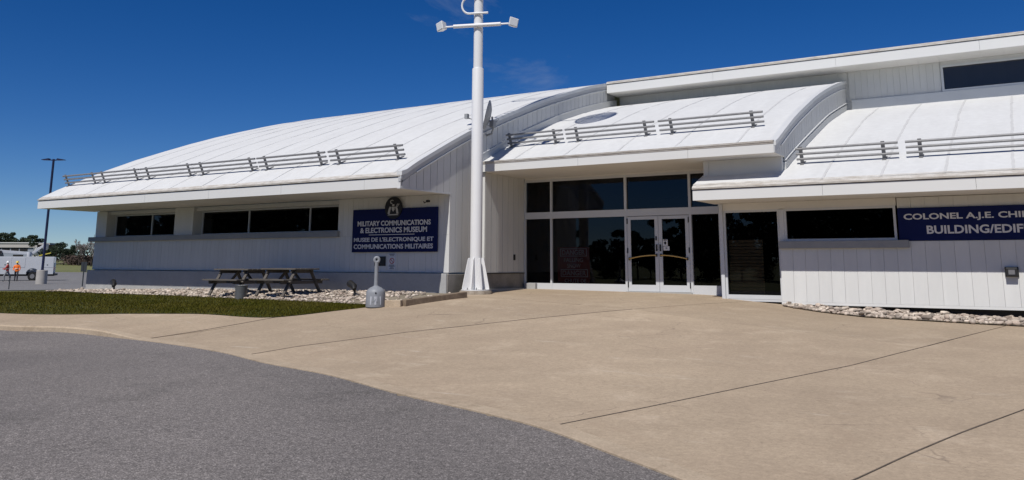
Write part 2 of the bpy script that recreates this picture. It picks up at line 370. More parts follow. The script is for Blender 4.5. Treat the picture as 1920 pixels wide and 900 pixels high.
# base sheet to the horizon
def axis_vals(near, step, far):
    a, b = near; v = list(np.arange(a, b + 1e-6, step)); d = step
    lo, hi = [a], [b]
    while hi[-1] < far: d *= 1.35; hi.append(hi[-1] + d); lo.append(lo[-1] - d)
    return np.array(sorted(set(lo[1:] + v + hi[1:])))
gx, gy = np.meshgrid(axis_vals((-60, 20), 1.0, 1500), axis_vals((-20, 40), 1.0, 1500))
gz = G(gx, gy) - 0.09 * (1 - sstep(0, 1, np.maximum(np.maximum(-48 - gx, gx - 13), np.maximum(-12 - gy, gy - 24))))
struct(sheet('ground', gx, gy, gz, FIELD))

# kerb line (asphalt edge)
KL = smooth_line([(-48, 8.6), (-34, 9.9), (-26, 10.3), (-20.32, 10.48), (-18.16, 10.83), (-15.51, 10.58), (-12.23, 9.88), (-10.11, 9.16), (-8.32, 8.67),
                  (-6.53, 7.96), (-5.09, 7.50), (-4.12, 7.13), (-3.13, 6.55), (-2.36, 6.08), (-0.6, 4.9), (2.0, 3.4), (6, 1.6), (13, -0.5)], 400)
# slightly ragged asphalt edge
resample_line = resample
rag = resample_line(KL, 1800); rag[:, 1] += 0.05 + np.convolve(nrs.normal(0, 0.05, 1800), [.2, .3, .3, .2], 'same') + np.convolve(nrs.normal(0, 0.10, 1800), np.ones(14) / 14, 'same')
lower = np.stack([np.linspace(-60, 16, 1800), np.full(1800, -40.0)], -1)
vv = np.concatenate([[0], np.linspace(0, 1, 60)[1:] ** 0.75])
AX = np.stack([(1 - t) * lower[:, 0] + t * rag[:, 0] for t in vv]); AY = np.stack([(1 - t) * lower[:, 1] + t * rag[:, 1] for t in vv])
struct(sheet('driveway', AX, AY, G(AX, AY) - 0.004, ASPH))

# kerb: flat strip flush with the apron on the right, raised on the left
def kerb_piece(i0, i1, name, parent):
    P = KL[i0:i1 + 1]; T = np.gradient(P, axis=0); T /= np.linalg.norm(T, axis=1)[:, None]; N = np.stack([-T[:, 1], T[:, 0]], -1)
    n = len(P); wd = 0.24
    A0 = P; A1 = P + N * 0.03; B1 = P + N * (wd - 0.012)
    up = lift(P[:, 0], P[:, 1]) + 0.012
    rows = [np.c_[A0, G(A0[:, 0], A0[:, 1]) - 0.08], np.c_[A0, G(A0[:, 0], A0[:, 1]) + up * 0.75], np.c_[A1, G(A1[:, 0], A1[:, 1]) + up],
            np.c_[B1, G(B1[:, 0], B1[:, 1]) + lift(B1[:, 0], B1[:, 1]) + 0.008], np.c_[B1, G(B1[:, 0], B1[:, 1]) - 0.08]]
    Rr = np.stack(rows)
    if i0 > 0: pass
    V = Rr.reshape(-1, 3).tolist(); F = []
    for r in range(4):
        for k in range(n - 1): F.append((r * n + k, r * n + k + 1, (r + 1) * n + k + 1, (r + 1) * n + k))
    F.append([r * n for r in range(5)]); F.append([r * n + n - 1 for r in range(4, -1, -1)])
    return mobj(name, V, F, KERB, parent)
kerb = struct(empty('kerb', (-10, 9.2, 0.1)))
cuts = [0]
while cuts[-1] < 399:
    cuts.append(min(399, cuts[-1] + 17))
for a, b in zip(cuts[:-1], cuts[1:]):
    if b - a > 2: kerb_piece(a, b, 'kerb_stone', kerb)

# apron and walk: slabs split along the joints
def kidx(x): return int(np.argmin(np.abs(KL[:, 0] - x)))
_T = np.gradient(KL, axis=0); _T /= np.linalg.norm(_T, axis=1)[:, None]
KB = KL + np.stack([-_T[:, 1], _T[:, 0]], -1) * 0.24        # back edge of the kerb
apron = struct(empty('concrete_apron', (-7, 14, 0.4)))
def slab(bottom, top, left, right, n=24, m=24):
    P = coons(bottom, top, left, right, n, m)
    c = P.mean((0, 1)); 
    ins = 0.010
    # pull the border in a little so that a real joint stays open
    P[0] += (P[1] - P[0]) / np.linalg.norm(P[1] - P[0], axis=-1)[:, None] * ins
    P[-1] += (P[-2] - P[-1]) / np.linalg.norm(P[-2] - P[-1], axis=-1)[:, None] * ins
    P[:, 0] += (P[:, 1] - P[:, 0]) / np.linalg.norm(P[:, 1] - P[:, 0], axis=-1)[:, None] * ins
    P[:, -1] += (P[:, -2] - P[:, -1]) / np.linalg.norm(P[:, -2] - P[:, -1], axis=-1)[:, None] * ins
    Z = G(P[..., 0], P[..., 1]) + lift(P[..., 0], P[..., 1]) + rnd.uniform(-0.003, 0.003)
    h, wd = Z.shape
    top_ = np.concatenate([P, Z[..., None]], -1).reshape(-1, 3).tolist()
    i = np.arange(h * wd).reshape(h, wd)
    F = np.stack([i[:-1, :-1], i[:-1, 1:], i[1:, 1:], i[1:, :-1]], -1).reshape(-1, 4).tolist()
    ring = list(i[0, :]) + list(i[1:, -1]) + list(i[-1, -2::-1]) + list(i[-2:0, 0])
    nb = len(top_); V = top_ + [(top_[k][0], top_[k][1], top_[k][2] - 0.07) for k in ring]
    for k in range(len(ring)):
        k2 = (k + 1) % len(ring); F.append((ring[k], nb + k, nb + k2, ring[k2]))
    return mobj('concrete_slab', V, F, APRON, apron)
def kseg(x0, x1):
    a, b = kidx(x0), kidx(x1); return KB[a:b + 1]
def lerp(a, b, t): return (a[0] + (b[0] - a[0]) * t, a[1] + (b[1] - a[1]) * t)
GF = smooth_line([(-48, 9.6), (-34, 11.0), (-23.09, 11.87), (-18.98, 12.9), (-16.6, 13.34), (-15.1, 13.63), (-14.55, 14.04), (-14.16, 14.7), (-13.72, 15.47)], 200)
# walk at the left, three lengths
def gseg(x0, x1):
    a, b = int(np.argmin(np.abs(GF[:, 0] - x0))), int(np.argmin(np.abs(GF[:, 0] - x1))); return GF[a:b + 1]
for x0, x1 in ((-47.5, -33), (-33, -23.5), (-23.5, -15.3)):
    bt, tp = kseg(x0, x1), gseg(x0 + 0.3, x1 + 0.3) if x0 > -47 else gseg(x0, x1 + 0.3)
    if x1 == -15.3: tp = gseg(-23.2, -14.9)
    slab(bt, tp, [bt[0], tp[0]], [bt[-1], tp[-1]], 30, 10)
bA = kseg(-15.3, -11.25)
J1 = [tuple(bA[-1]), (-11.06, 10.72), (-10.3, 12.67), (-9.65, 13.85), (-8.55, 16.2), (-7.9, 17.75), (-5.9, 22.42)]
J2 = [tuple(kseg(-11.25, -4.15)[-1]), (-3.70, 8.4), (-3.13, 10.2), (-2.36, 12.58), (-1.72, 15.36), (-0.2, 22.42)]
J3 = [tuple(kseg(-4.15, -1.75)[-1]), (-1.3, 6.63), (-1.07, 7.6), (-0.78, 8.69), (-0.32, 10.2), (1.2, 15.0), (3.4, 22.42)]
J4 = [tuple(kseg(-1.75, 2.6)[-1]), (4.2, 10), (7.6, 22.42)]
J5 = [tuple(kseg(2.6, 12.6)[-1]), (12.8, 10), (13, 22.42)]
def upto(J, y0, y1):
    P = resample(J, 120); a = int(np.argmin(np.abs(P[:, 1] - y0))); b = int(np.argmin(np.abs(P[:, 1] - y1))); return P[a:b + 1]
# column A is bounded by the lawn, the timber edge and the wing wall
lA = np.vstack([[bA[0]], gseg(-14.9, -13.72), [(-13.3, 15.75), (-13.1, 17.0), (-13.5, 19.4), (-13.5, 22.42)]])
Pa = resample(lA, 200); ia = int(np.argmin(np.abs(Pa[:, 1] - 18.4)))
ja = upto(J1, 0, 17.75); jb = upto(J1, 17.75, 30)
slab(bA, [Pa[ia], ja[-1]], Pa[:ia + 1], ja, 30, 40)
slab([Pa[ia], jb[0]], [Pa[-1], jb[-1]], Pa[ia:], jb, 20, 16)
cross = {0: 17.75, 1: 15.4, 2: 14.6, 3: 14.2, 4: 14.0}
Js = [J1, J2, J3, J4, J5]; ks = [(-11.25, -4.15), (-4.15, -1.75), (-1.75, 2.6), (2.6, 12.6)]
for c in range(4):
    L, Rr = Js[c], Js[c + 1]; bt = kseg(*ks[c])
    l0, r0 = upto(L, -9, cross[c]), upto(Rr, -9, cross[c + 1]); l1, r1 = upto(L, cross[c], 40), upto(Rr, cross[c + 1], 40)
    slab(bt, [l0[-1], r0[-1]], l0, r0, 36, 40)
    slab([l1[0], r1[0]], [l1[-1], r1[-1]], l1, r1, 30, 24)

# dark filler in the long joints
def joint_fill(pts, wd=0.017):
    P = resample(pts, 90); T = np.gradient(P, axis=0); T /= np.linalg.norm(T, axis=1)[:, None]; N = np.stack([-T[:, 1], T[:, 0]], -1)
    k = wd * (0.75 + 0.5 * np.abs(np.convolve(nrs.normal(0, 1, 90), [.3, .4, .3], 'same')))[:, None] * .5
    A, B = P - N * k, P + N * k; n = len(P)
    za, zb = G(A[:, 0], A[:, 1]) + lift(A[:, 0], A[:, 1]) + .0045, G(B[:, 0], B[:, 1]) + lift(B[:, 0], B[:, 1]) + .0045
    V = np.vstack([np.c_[A, za], np.c_[B, zb], np.c_[B, zb - .05], np.c_[A, za - .05]]).tolist()
    F = [(r * n + i, r * n + i + 1, ((r + 1) % 4) * n + i + 1, ((r + 1) % 4) * n + i) for r in range(4) for i in range(n - 1)]
    return mobj('joint_filler', V, F, JOINT, apron)
JOINT = mat('joint_filler', (0.15, 0.120, 0.092), 0.95, var=.4, scale=6)
joint_fill([tuple(bA[0]), tuple(gseg(-14.9, -14.5)[0])])
for J, w_ in ((J1, .022), (J2, .015), (J3, .013), (J4, .013)): joint_fill(upto(J, -9, 17.75 if J is J1 else 19.8), w_)

# lawn with blades
LB = smooth_line([(-46, 17.0), (-33.67, 17.22), (-30.15, 17.65), (-26.25, 16.85), (-22.2, 16.66), (-18.0, 16.25), (-15.7, 15.95), (-13.75, 15.6)], 200)
lawn_P = coons(gseg(-47.9, -13.72), LB, [GF[0], LB[0]], [GF[-1], LB[-1]], 120, 30)
lz = G(lawn_P[..., 0], lawn_P[..., 1]) + lift(lawn_P[..., 0], lawn_P[..., 1]) + 0.012
struct(sheet('lawn', lawn_P[..., 0], lawn_P[..., 1], lz, TURF))
def blades(name, n, sampler, m, hmin, hmax, label):
    x, y, z = sampler(n); a = nrs.uniform(0, 2 * np.pi, n); h = nrs.uniform(hmin, hmax, n); wd = nrs.uniform(0.006, 0.014, n); le = nrs.uniform(-0.6, 0.6, (n, 2)) * h[:, None]
    V = np.empty((n, 3, 3)); V[:, 0] = np.c_[x - np.cos(a) * wd, y - np.sin(a) * wd, z - 0.01]; V[:, 1] = np.c_[x + np.cos(a) * wd, y + np.sin(a) * wd, z - 0.01]
    V[:, 2] = np.c_[x + le[:, 0], y + le[:, 1], z + h]
    me = bpy.data.meshes.new(name); me.vertices.add(3 * n); me.vertices.foreach_set('co', V.ravel()); me.loops.add(3 * n)
    me.loops.foreach_set('vertex_index', np.arange(3 * n)); me.polygons.add(n); me.polygons.foreach_set('loop_start', np.arange(0, 3 * n, 3))
    me.update(calc_edges=True); me.materials.append(m); o = link(bpy.data.objects.new(name, me))
    tag(o, label, 'grass', kind='stuff'); return o
GRASS = mat('grass_blade', (0.058, 0.060, 0.006), 0.9, col2=(0.10, 0.084, 0.018), scale=0.9, island=0.5, spec=.02)
def lawn_sampler(n):
    u = nrs.uniform(0.22, 1, n) * 119; v = nrs.uniform(0, 1, n) * 29; i, j = v.astype(int).clip(0, 28), u.astype(int).clip(0, 118); fv, fu = (v - i)[:, None], (u - j)[:, None]
    P = (lawn_P[i, j] * (1 - fu) + lawn_P[i, j + 1] * fu) * (1 - fv) + (lawn_P[i + 1, j] * (1 - fu) + lawn_P[i + 1, j + 1] * fu) * fv
    P = P + nrs.normal(0, 0.02, P.shape)
    return P[:, 0], P[:, 1], G(P[:, 0], P[:, 1]) + lift(P[:, 0], P[:, 1]) + 0.012
blades('grass', 90000, lawn_sampler, GRASS, 0.02, 0.055, 'short green grass of the lawn before the left wing')

# soil under the stone beds
bedL = np.array([(-31.2, 17.5), (-30.15, 17.6), (-26.25, 16.8), (-22.2, 16.6), (-18.0, 16.2), (-15.7, 15.9), (-13.6, 15.6)])
P = coons(bedL, [(-31.2, 18.9), (-13.4, 18.9)], [bedL[0], (-31.2, 18.9)], [bedL[-1], (-13.05, 17.0), (-13.4, 18.9)], 90, 14)
bed_l = struct(sheet('stone_bed', P[..., 0], P[..., 1], G(P[..., 0], P[..., 1]) + 0.02, SOIL))
PBL = P
P = coons([(-5.42, 21.1), (-4.4, 20.3), (-3.4, 19.85), (-1.6, 19.9), (12, 19.9)], [(-5.42, 21.5), (12, 21.5)], [(-5.42, 21.1), (-5.42, 21.5)], [(12, 19.9), (12, 21.5)], 60, 10)
bed_r = struct(sheet('stone_bed', P[..., 0], P[..., 1], G(P[..., 0], P[..., 1]) + 0.022, SOIL))
PBR = P
stone_meshes = []
for k in range(7):
    import bmesh
    bm = bmesh.new(); bmesh.ops.create_icosphere(bm, subdivisions=2, radius=0.5)
    ph = [rnd.uniform(0, 6.3) for _ in range(6)]
    for v in bm.verts:
        c = v.co; d = 1 + 0.16 * math.sin(4.1 * c.x + ph[0]) + 0.14 * math.sin(5.0 * c.y + ph[1]) + 0.12 * math.sin(4.5 * c.z + ph[2]) + 0.06 * math.sin(9 * c.x + 7 * c.y + ph[3])
        v.co = Vector((c.x * d, c.y * d * 0.8, c.z * d * 0.55))
    me = bpy.data.meshes.new('stone'); bm.to_mesh(me); bm.free(); me.materials.append(STONE)
    me.polygons.foreach_set('use_smooth', [True] * len(me.polygons)); stone_meshes.append(me)
def bed_point(P):
    h, wd = P.shape[:2]; u, v = rnd.uniform(0, wd - 1.001), rnd.uniform(0, h - 1.001); i, j = int(v), int(u); fu, fv = u - j, v - i
    return (P[i, j] * (1 - fu) + P[i, j + 1] * fu) * (1 - fv) + (P[i + 1, j] * (1 - fu) + P[i + 1, j + 1] * fu) * fv
def put_stone(p, s, dz, parent):
    o = bpy.data.objects.new('stone', rnd.choice(stone_meshes)); COL.objects.link(o); o.parent = parent
    o.location = (p[0], p[1], g(p[0], p[1]) + 0.022 + s * 0.16 + dz); o.rotation_euler = (rnd.uniform(-.35, .35), rnd.uniform(-.35, .35), rnd.uniform(0, 6.3))
    o.scale = (s * rnd.uniform(0.9, 1.35), s * rnd.uniform(0.75, 1.1), s * rnd.uniform(0.7, 1.1))
cnt = 0
while cnt < 290:                                   # right bed: the part in view, two loose layers
    p = bed_point(PBR)
    if p[0] > 0.9: continue
    put_stone(p, rnd.choice([0.07, 0.09, 0.12, 0.14, 0.17]), 0.035 * (cnt > 200), bed_r); cnt += 1
cnt = 0
while cnt < 290:
    p = bed_point(PBL)
    if p[0] > -14.6 and rnd.random() < 0.85: continue
    if p[1] > 18.3: continue
    put_stone(p, rnd.choice([0.07, 0.09, 0.12, 0.15]), 0.03 * (cnt > 220), bed_l); cnt += 1
def stone_fill(P, n, name, parent, keep):
    b = MB(); k = 0
    src = []
    for me in stone_meshes[:4]:
        src.append(([tuple(v.co) for v in me.vertices], [tuple(p.vertices) for p in me.polygons]))
    while k < n:
        p = bed_point(P)
        if not keep(p): continue
        s = rnd.uniform(0.05, 0.11); a = rnd.uniform(0, 6.3); V, F = src[k % 4]; zz = g(p[0], p[1]) + 0.02 + s * 0.12; ca, sa = math.cos(a) * s, math.sin(a) * s
        b.add([(p[0] + x * ca - y * sa, p[1] + x * sa + y * ca, zz + z * s) for x, y, z in V], F); k += 1
    o = b.build(name, STONE, parent, True, False); o.data.polygons.foreach_set('use_smooth', [True] * len(o.data.polygons)); o['kind'] = 'stuff'
stone_fill(PBL, 3600, 'small_stones', bed_l, lambda p: p[0] < -14.4 or rnd.random() < 0.12)
stone_fill(PBR, 1500, 'small_stones', bed_r, lambda p: p[0] < 1.5)

# ------------------------------------------------------------------ museum building
bld = tag(empty('museum_building', (-13.7, 22.0, 0.86)), 'long white museum building with curved white roofs and glazed double-door entrance', 'building')
PL_ = smooth_line([(16.64, 3.93), (17.43, 4.36), (19.78, 5.47), (22.53, 6.55), (24.8, 7.34), (28.59, 8.45), (31.5, 8.78), (46, 8.8)], 200)
PE_ = smooth_line([(20.05, 4.50), (21.9, 5.32), (23.2, 5.83), (25.05, 6.5), (27.1, 7.13), (28.8, 7.58), (29.95, 7.83)], 120)
PR_ = smooth_line([(20.12, 3.58), (21.4, 4.10), (23.0, 4.69), (25.5, 5.57), (27.0, 6.06), (29.95, 6.88)], 120)
def zL(y): return float(np.interp(y, PL_[:, 0], PL_[:, 1]))
def zE(y): return float(np.interp(y, PE_[:, 0], PE_[:, 1]))
def zR(y): return float(np.interp(y, PR_[:, 0], PR_[:, 1]))
XA, XB, XE, XLL, XRL, XFAR = -13.70, -13.52, -5.17, -30.42, -7.24, 11.0
YL, YC, YR, YH = 18.72, 22.37, 21.48, 29.75

def roof(prof, x0, x1, thick, seams, seed):
    prof = resample(prof, 46); n = len(prof)
    xs = np.linspace(x0, x1, max(2, int((x1 - x0) / 0.9)))
    rr = np.random.RandomState(seed)
    V = []; F = []
    for x in xs:
        for y, z in prof: V.append((x, y, z + rr.normal(0, 0.0035)))
    for i in range(len(xs) - 1):
        for k in range(n - 1): F.append((i * n + k, (i + 1) * n + k, (i + 1) * n + k + 1, i * n + k + 1))
    o = mobj('roof', V, F, ROOF, bld, True, True)
    b = MB()                                # solid deck below the membrane
    lo = [(y, z - 0.012) for y, z in prof]; hi = [(y, z - thick) for y, z in prof]
    b.prism(lo + hi[::-1], 'x', x0 + 0.02, x1 - 0.02); b.build('roof_deck', WHITE, o)
    for sx in seams:
        sb = MB(); P1 = []; P2 = []
        wob = rr.normal(0, 0.006, n)
        for k, (y, z) in enumerate(prof):
            P1.append((sx - 0.03 + wob[k], y, z + 0.004)); P2.append((sx + 0.03 + wob[k], y, z + 0.009))
        V = P1 + P2 + [(p[0], p[1], p[2] - 0.03) for p in P2]
        F = [(k, n + k, n + k + 1, k + 1) for k in range(n - 1)] + [(n + k, 2 * n + k, 2 * n + k + 1, n + k + 1) for k in range(n - 1)]
        mobj('seam', V, F, SEAM, o)
    return o
roof_left = roof(PL_, XLL, XA, 0.25, np.arange(-29.2, -13.9, 1.52), 1)
roof_mid = roof(PE_, XA + 0.01, XE, 0.22, np.arange(-12.6, -5.3, 1.62), 2)
roof_right = roof(PR_, XRL, XFAR, 0.22, np.arange(-4.15, XFAR, 1.27), 3)

def eave(x0, x1, ytip, zs, ytop, ztop, ywall, fh=0.27, seg=3.1, split=True):
    """soffit, fascia boards, dark drip gap and the weathered lip of the roof edge"""
    x = x0; k = 0
    while x < x1 - 0.01:
        xe = min(x1, x + seg)
        if x1 - xe < 0.6: xe = x1
        box('fascia_board', x + 0.003, xe - 0.003, ytip, ytip + 0.04, zs, zs + fh, FASCIA, bld); x = xe
    box('drip_gap', x0 + 0.02, x1 - 0.02, ytip + 0.03, ytip + 0.12, zs + 0.05, zs + fh + 0.03, GAP, bld)
    b = MB(); prof = [(ytip - 0.03, zs + fh + 0.02), (ytip - 0.035, zs + fh + 0.06), (ytip - 0.01, ztop - 0.03), (ytip + 0.05, ztop + 0.012), (ytop + 0.10, ztop + 0.055), (ytop + 0.10, zs + fh + 0.02)]
    b.prism(prof, 'x', x0, x1); b.build('roof_edge', LIP, bld)
    box('soffit', x0 + 0.01, x1 - 0.01, ytip + 0.04, ywall, zs + 0.004, zs + 0.05, SOFFIT, bld)
eave(XLL, XA, 16.57, 3.535, 16.57, 3.90, YL + 0.02)
eave(XA + 0.2, XE, 20.0, 4.25, 20.0, 4.50, YC + 0.1, fh=0.24)
box('soffit_trim', XA + 0.005, XB + 0.035, 20.21, YC + 0.1, 4.247, 4.253, SOFFIT, bld)
box('soffit_trim', XB, -7.3, YC + 0.01, YC + 0.1, 4.193, 4.252, SOFFIT, bld)
eave(XRL, XFAR, 20.07, 3.195, 20.07, 3.56, YR + 0.2, fh=0.25)

def boards(yz, parent, m=SIDING, name='siding_board'):
    pass
def wall_boards_x(x0, x1, step, z0, z1, y, parent, tilt=0.0, zf=None, thick=0.03, m=None):
    """vertical boards on a front-facing wall; bottom stands out by tilt"""
    n = max(1, round((x1 - x0) / step)); s = (x1 - x0) / n
    for i in range(n):
        a, b = x0 + i * s + 0.002, x0 + (i + 1) * s - 0.002; j = rnd.uniform(-.0015, .0015)
        zb = z0; zt = z1
        MB().hexa([(a, y - tilt + j, zb), (b, y - tilt + j, zb), (b, y + thick, zb), (a, y + thick, zb), (a, y + j, zt), (b, y + j, zt), (b, y + thick, zt), (a, y + thick, zt)]).build('siding_board', m or SIDING, parent)
def wall_boards_y(y0, y1, step, flo, fhi, x, parent, thick=0.03, m=None):
    n = max(1, round((y1 - y0) / step)); s = (y1 - y0) / n
    for i in range(n):
        a, b = y0 + i * s + 0.008, y0 + (i + 1) * s - 0.008; j = rnd.uniform(-.002, .002)
        MB().hexa([(x + j, a, flo(a)), (x + j, b, flo(b)), (x - thick, b, flo(b)), (x - thick, a, flo(a)), (x + j, a, fhi(a)), (x + j, b, fhi(b)), (x - thick, b, fhi(b)), (x - thick, a, fhi(a))]).build('siding_board', m or SIDING, parent)
def curved_strip(name, ys, flo, fhi, x0, x1, m, parent):
    V = []; F = []; n = len(ys)
    for xx in (x0, x1):
        for f in (flo, fhi):
            for y in ys: V.append((xx, y, f(y)))
    a, b, c, d = 0, n, 2 * n, 3 * n
    for k in range(n - 1):
        F += [(a + k, b + k, b + k + 1, a + k + 1), (c + k, c + k + 1, d + k + 1, d + k), (b + k, d + k, d + k + 1, b + k + 1), (a + k, a + k + 1, c + k + 1, c + k)]
    F += [(a, c, d, b), (a + n - 1, b + n - 1, d + n - 1, c + n - 1)]
    return mobj(name, V, F, m, parent, True, False)

# --- left wing front
wl = box('front_wall', -30.2, XA - 0.04, YL + 0.034, YL + 0.2, 1.39, 2.42, SIDING, bld)
wall_boards_x(-30.2, XA, 0.2, 1.395, 2.42, YL, wl)
wall_boards_x(-17.84, XA, 0.2, 2.424, 3.53, YL, wl)
box('wall_core', -17.82, XA - 0.04, YL + 0.034, YL + 0.2, 2.42, 3.53, SIDING, wl)
for a, b in ((-30.2, -29.55), (-25.57, -24.58)):
    pr = box('pier', a, b, YL + 0.0, YL + 0.44, 2.58, 3.53, SIDING, bld, bev=0.01)
box('window_header', -30.15, -17.86, YL + 0.12, YL + 0.46, 3.40, 3.53, SIDING, bld)
box('window_sill', -30.45, -17.76, YL - 0.12, YL + 0.46, 2.415, 2.585, SILL, bld, bev=0.012)
box('base_wall', -30.36, XA - 0.02, YL - 0.10, YL + 0.2, 0.2, 1.372, BASE, bld, bev=0.015)
box('base_end', XA - 0.3, XA, YL - 0.06, 20.16, 0.2, 1.362, BASE2, bld, bev=0.02)
def window(x0, x1, y, z0, z1, mulls, fw=0.05, fd=0.07, name='window'):
    wn = MB()
    wn.box(x0, x1, y, y + fd, z0, z0 + fw); wn.box(x0, x1, y, y + fd, z1 - fw, z1)
    wn.box(x0, x0 + fw, y + 0.002, y + fd - 0.002, z0 + fw, z1 - fw); wn.box(x1 - fw, x1, y + 0.002, y + fd - 0.002, z0 + fw, z1 - fw)
    for mx in mulls: wn.box(mx - fw * 0.42, mx + fw * 0.42, y + 0.003, y + fd - 0.003, z0 + fw, z1 - fw)
    o = wn.build(name, ALU, bld)
    e = [x0 + fw] + [v for mx in mulls for v in (mx - fw * 0.42, mx + fw * 0.42)] + [x1 - fw]
    for a, b in zip(e[::2], e[1::2]):
        mobj('pane', [(a, y + 0.045, z0 + fw), (b, y + 0.045, z0 + fw), (b, y + 0.045, z1 - fw), (a, y + 0.045, z1 - fw)], [(0, 1, 2, 3)], GLASS, o)
    return o
window(-29.56, -25.58, YL + 0.36, 2.585, 3.40, [-27.35], fw=0.045)
window(-24.57, -17.86, YL + 0.36, 2.585, 3.40, [-22.2, -19.4], fw=0.045)
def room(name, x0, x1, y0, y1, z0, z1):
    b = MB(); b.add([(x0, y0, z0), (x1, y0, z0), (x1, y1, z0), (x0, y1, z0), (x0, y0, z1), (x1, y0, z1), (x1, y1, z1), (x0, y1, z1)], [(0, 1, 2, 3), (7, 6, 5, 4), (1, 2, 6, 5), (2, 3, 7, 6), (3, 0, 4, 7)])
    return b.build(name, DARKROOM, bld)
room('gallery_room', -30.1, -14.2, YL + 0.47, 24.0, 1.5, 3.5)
# closing walls of the left wing (far end)
b = MB(); b.prism([(18.8, 0.2), (45, 0.2)] + [(y, z - 0.26) for y, z in resample(PL_[PL_[:, 0] > 18.8], 40)[::-1]], 'x', -30.18, -29.9); b.build('far_end_wall', SIDING, bld)

# --- right-hand end wall of the left wing
ew = MB().prism([(16.7, 3.6), (18.75, 3.6), (18.75, 1.4), (20.2, 1.4), (20.2, 4.3), (29.6, 6.6), (29.6, 8.3)] + [(y, z - 0.2) for y, z in resample(PL_[PL_[:, 0] < 29.2], 30)[::-1]], 'x', XA - 0.25, XA - 0.035).build('end_wall', SILL, bld)  # darker core colour puts shade into the grooves between the boards
UP = 0.25
wall_boards_y(16.63, 18.70, 0.3, lambda y: 3.55, lambda y: max(3.56, zL(y) - UP), XA, ew)
wall_boards_y(18.70, 20.2, 0.3, lambda y: 1.40, lambda y: zL(y) - UP, XA, ew)
wall_boards_y(20.2, 28.85, 0.3, lambda y: zE(y) + 0.23, lambda y: zL(y) - UP, XA, ew)
ysL = np.linspace(16.55, 28.9, 60); ysE = np.linspace(20.12, 29.7, 40)
curved_strip('roof_flashing', ysL, lambda y: zL(y) - 0.08, lambda y: zL(y) + 0.03, XA - 0.12, XA + 0.055, FLASH, ew)
curved_strip('roof_flashing', ysL, lambda y: max(3.545, zL(y) - 0.17), lambda y: zL(y) - 0.085, XA - 0.06, XA + 0.035, FLASHD, ew)
curved_strip('roof_flashing', ysL, lambda y: max(3.54, zL(y) - UP + 0.02), lambda y: zL(y) - 0.175, XA - 0.06, XA + 0.015, FLASHD, ew)
curved_strip('roof_flashing', ysL[3:], lambda y: max(3.54, zL(y) - UP - 0.01), lambda y: zL(y) - UP + 0.018, XA - 0.06, XA + 0.05, FLASH, ew)
curved_strip('roof_flashing', ysE, lambda y: zE(y) + 0.21, lambda y: zE(y) + 0.235, XA - 0.06, XA + 0.04, FLASH, ew)
curved_strip('base_flashing', ysE, lambda y: zE(y) - 0.02, lambda y: zE(y) + 0.208, XA - 0.06, XA + 0.012, WHITE, ew)
box('corner_trim', XA - 0.10, XA + 0.005, 16.56, 18.76, 3.515, 3.548, FLASH, ew)

# --- recessed wing wall beside the doors
wb = box('wing_wall', XB - 0.18, XB - 0.034, 20.2, YC + 0.1, 1.38, 4.24, SIDING, bld)
wall_boards_y(20.2, YC - 0.02, 0.3, lambda y: 1.385, lambda y: 4.245, XB, wb)
box('wall_return', XA, XB - 0.002, 20.17, 20.198, 1.385, 4.245, SIDING, wb)
box('wing_base', XA - 0.01, XB - 0.01, 20.18, YC + 0.1, 0.3, 1.355, BASE2, bld)
box('base_gap_shade', XA, XB + 0.03, 20.16, YC - 0.02, 1.357, 1.378, GAP, bld)  # near-black strip stands in for the shade in the gap above the base
box('light_switch', XB, XB + 0.02, 21.74, 21.83, 1.75, 1.92, GAP, wb)
box('ramp_lip', XB + 0.005, XB + 0.16, 19.3, 22.1, 0.7, 0.93, BASE, bld)

# --- glazed entrance
cw = empty('entrance_glazing_anchor') if False else None
fr = MB(); zb, zt0, zt1, zh0, zh1 = 1.075, 3.0, 3.2, 4.13, 4.192
xm = [-13.5, -12.57, -10.105, -8.165, -7.33]
fr.box(XB, -7.35, YC, YC + 0.10, zh0, zh1)
fr.box(XB, -7.35, YC - 0.004, YC + 0.1, zt0, zt1)
for xx, wv in zip(xm, (0.05, 0.055, 0.07, 0.07, 0.06)): 
    fr.box(xx - wv / 2, xx + wv / 2, YC - 0.008, YC + 0.1, 0.80, zt0); fr.box(xx - wv / 2, xx + wv / 2, YC - 0.008, YC + 0.1, zt1, zh0)
ent = fr.build('entrance_frame', ALU, bld)
for a, b in ((xm[0] + .025, xm[1] - .027), (xm[1] + .028, xm[2] - .035), (xm[3] + .035, xm[4] - .03)):
    box('kick_panel', a, b, YC + 0.004, YC + 0.09, 0.78, zb, ALU, ent)
    mobj('pane', [(a, YC + .06, zb), (b, YC + .06, zb), (b, YC + .06, zt0), (a, YC + .06, zt0)], [(0, 1, 2, 3)], GLASS, ent)
for a, b in zip(xm[:-1], xm[1:]):
    mobj('pane', [(a + .03, YC + .06, zt1), (b - .03, YC + .06, zt1), (b - .03, YC + .06, zh0), (a + .03, YC + .06, zh0)], [(0, 1, 2, 3)], GLASS, ent)
box('threshold', xm[2], xm[3], YC - 0.06, YC + 0.2, 0.75, 0.885, BASE, bld)
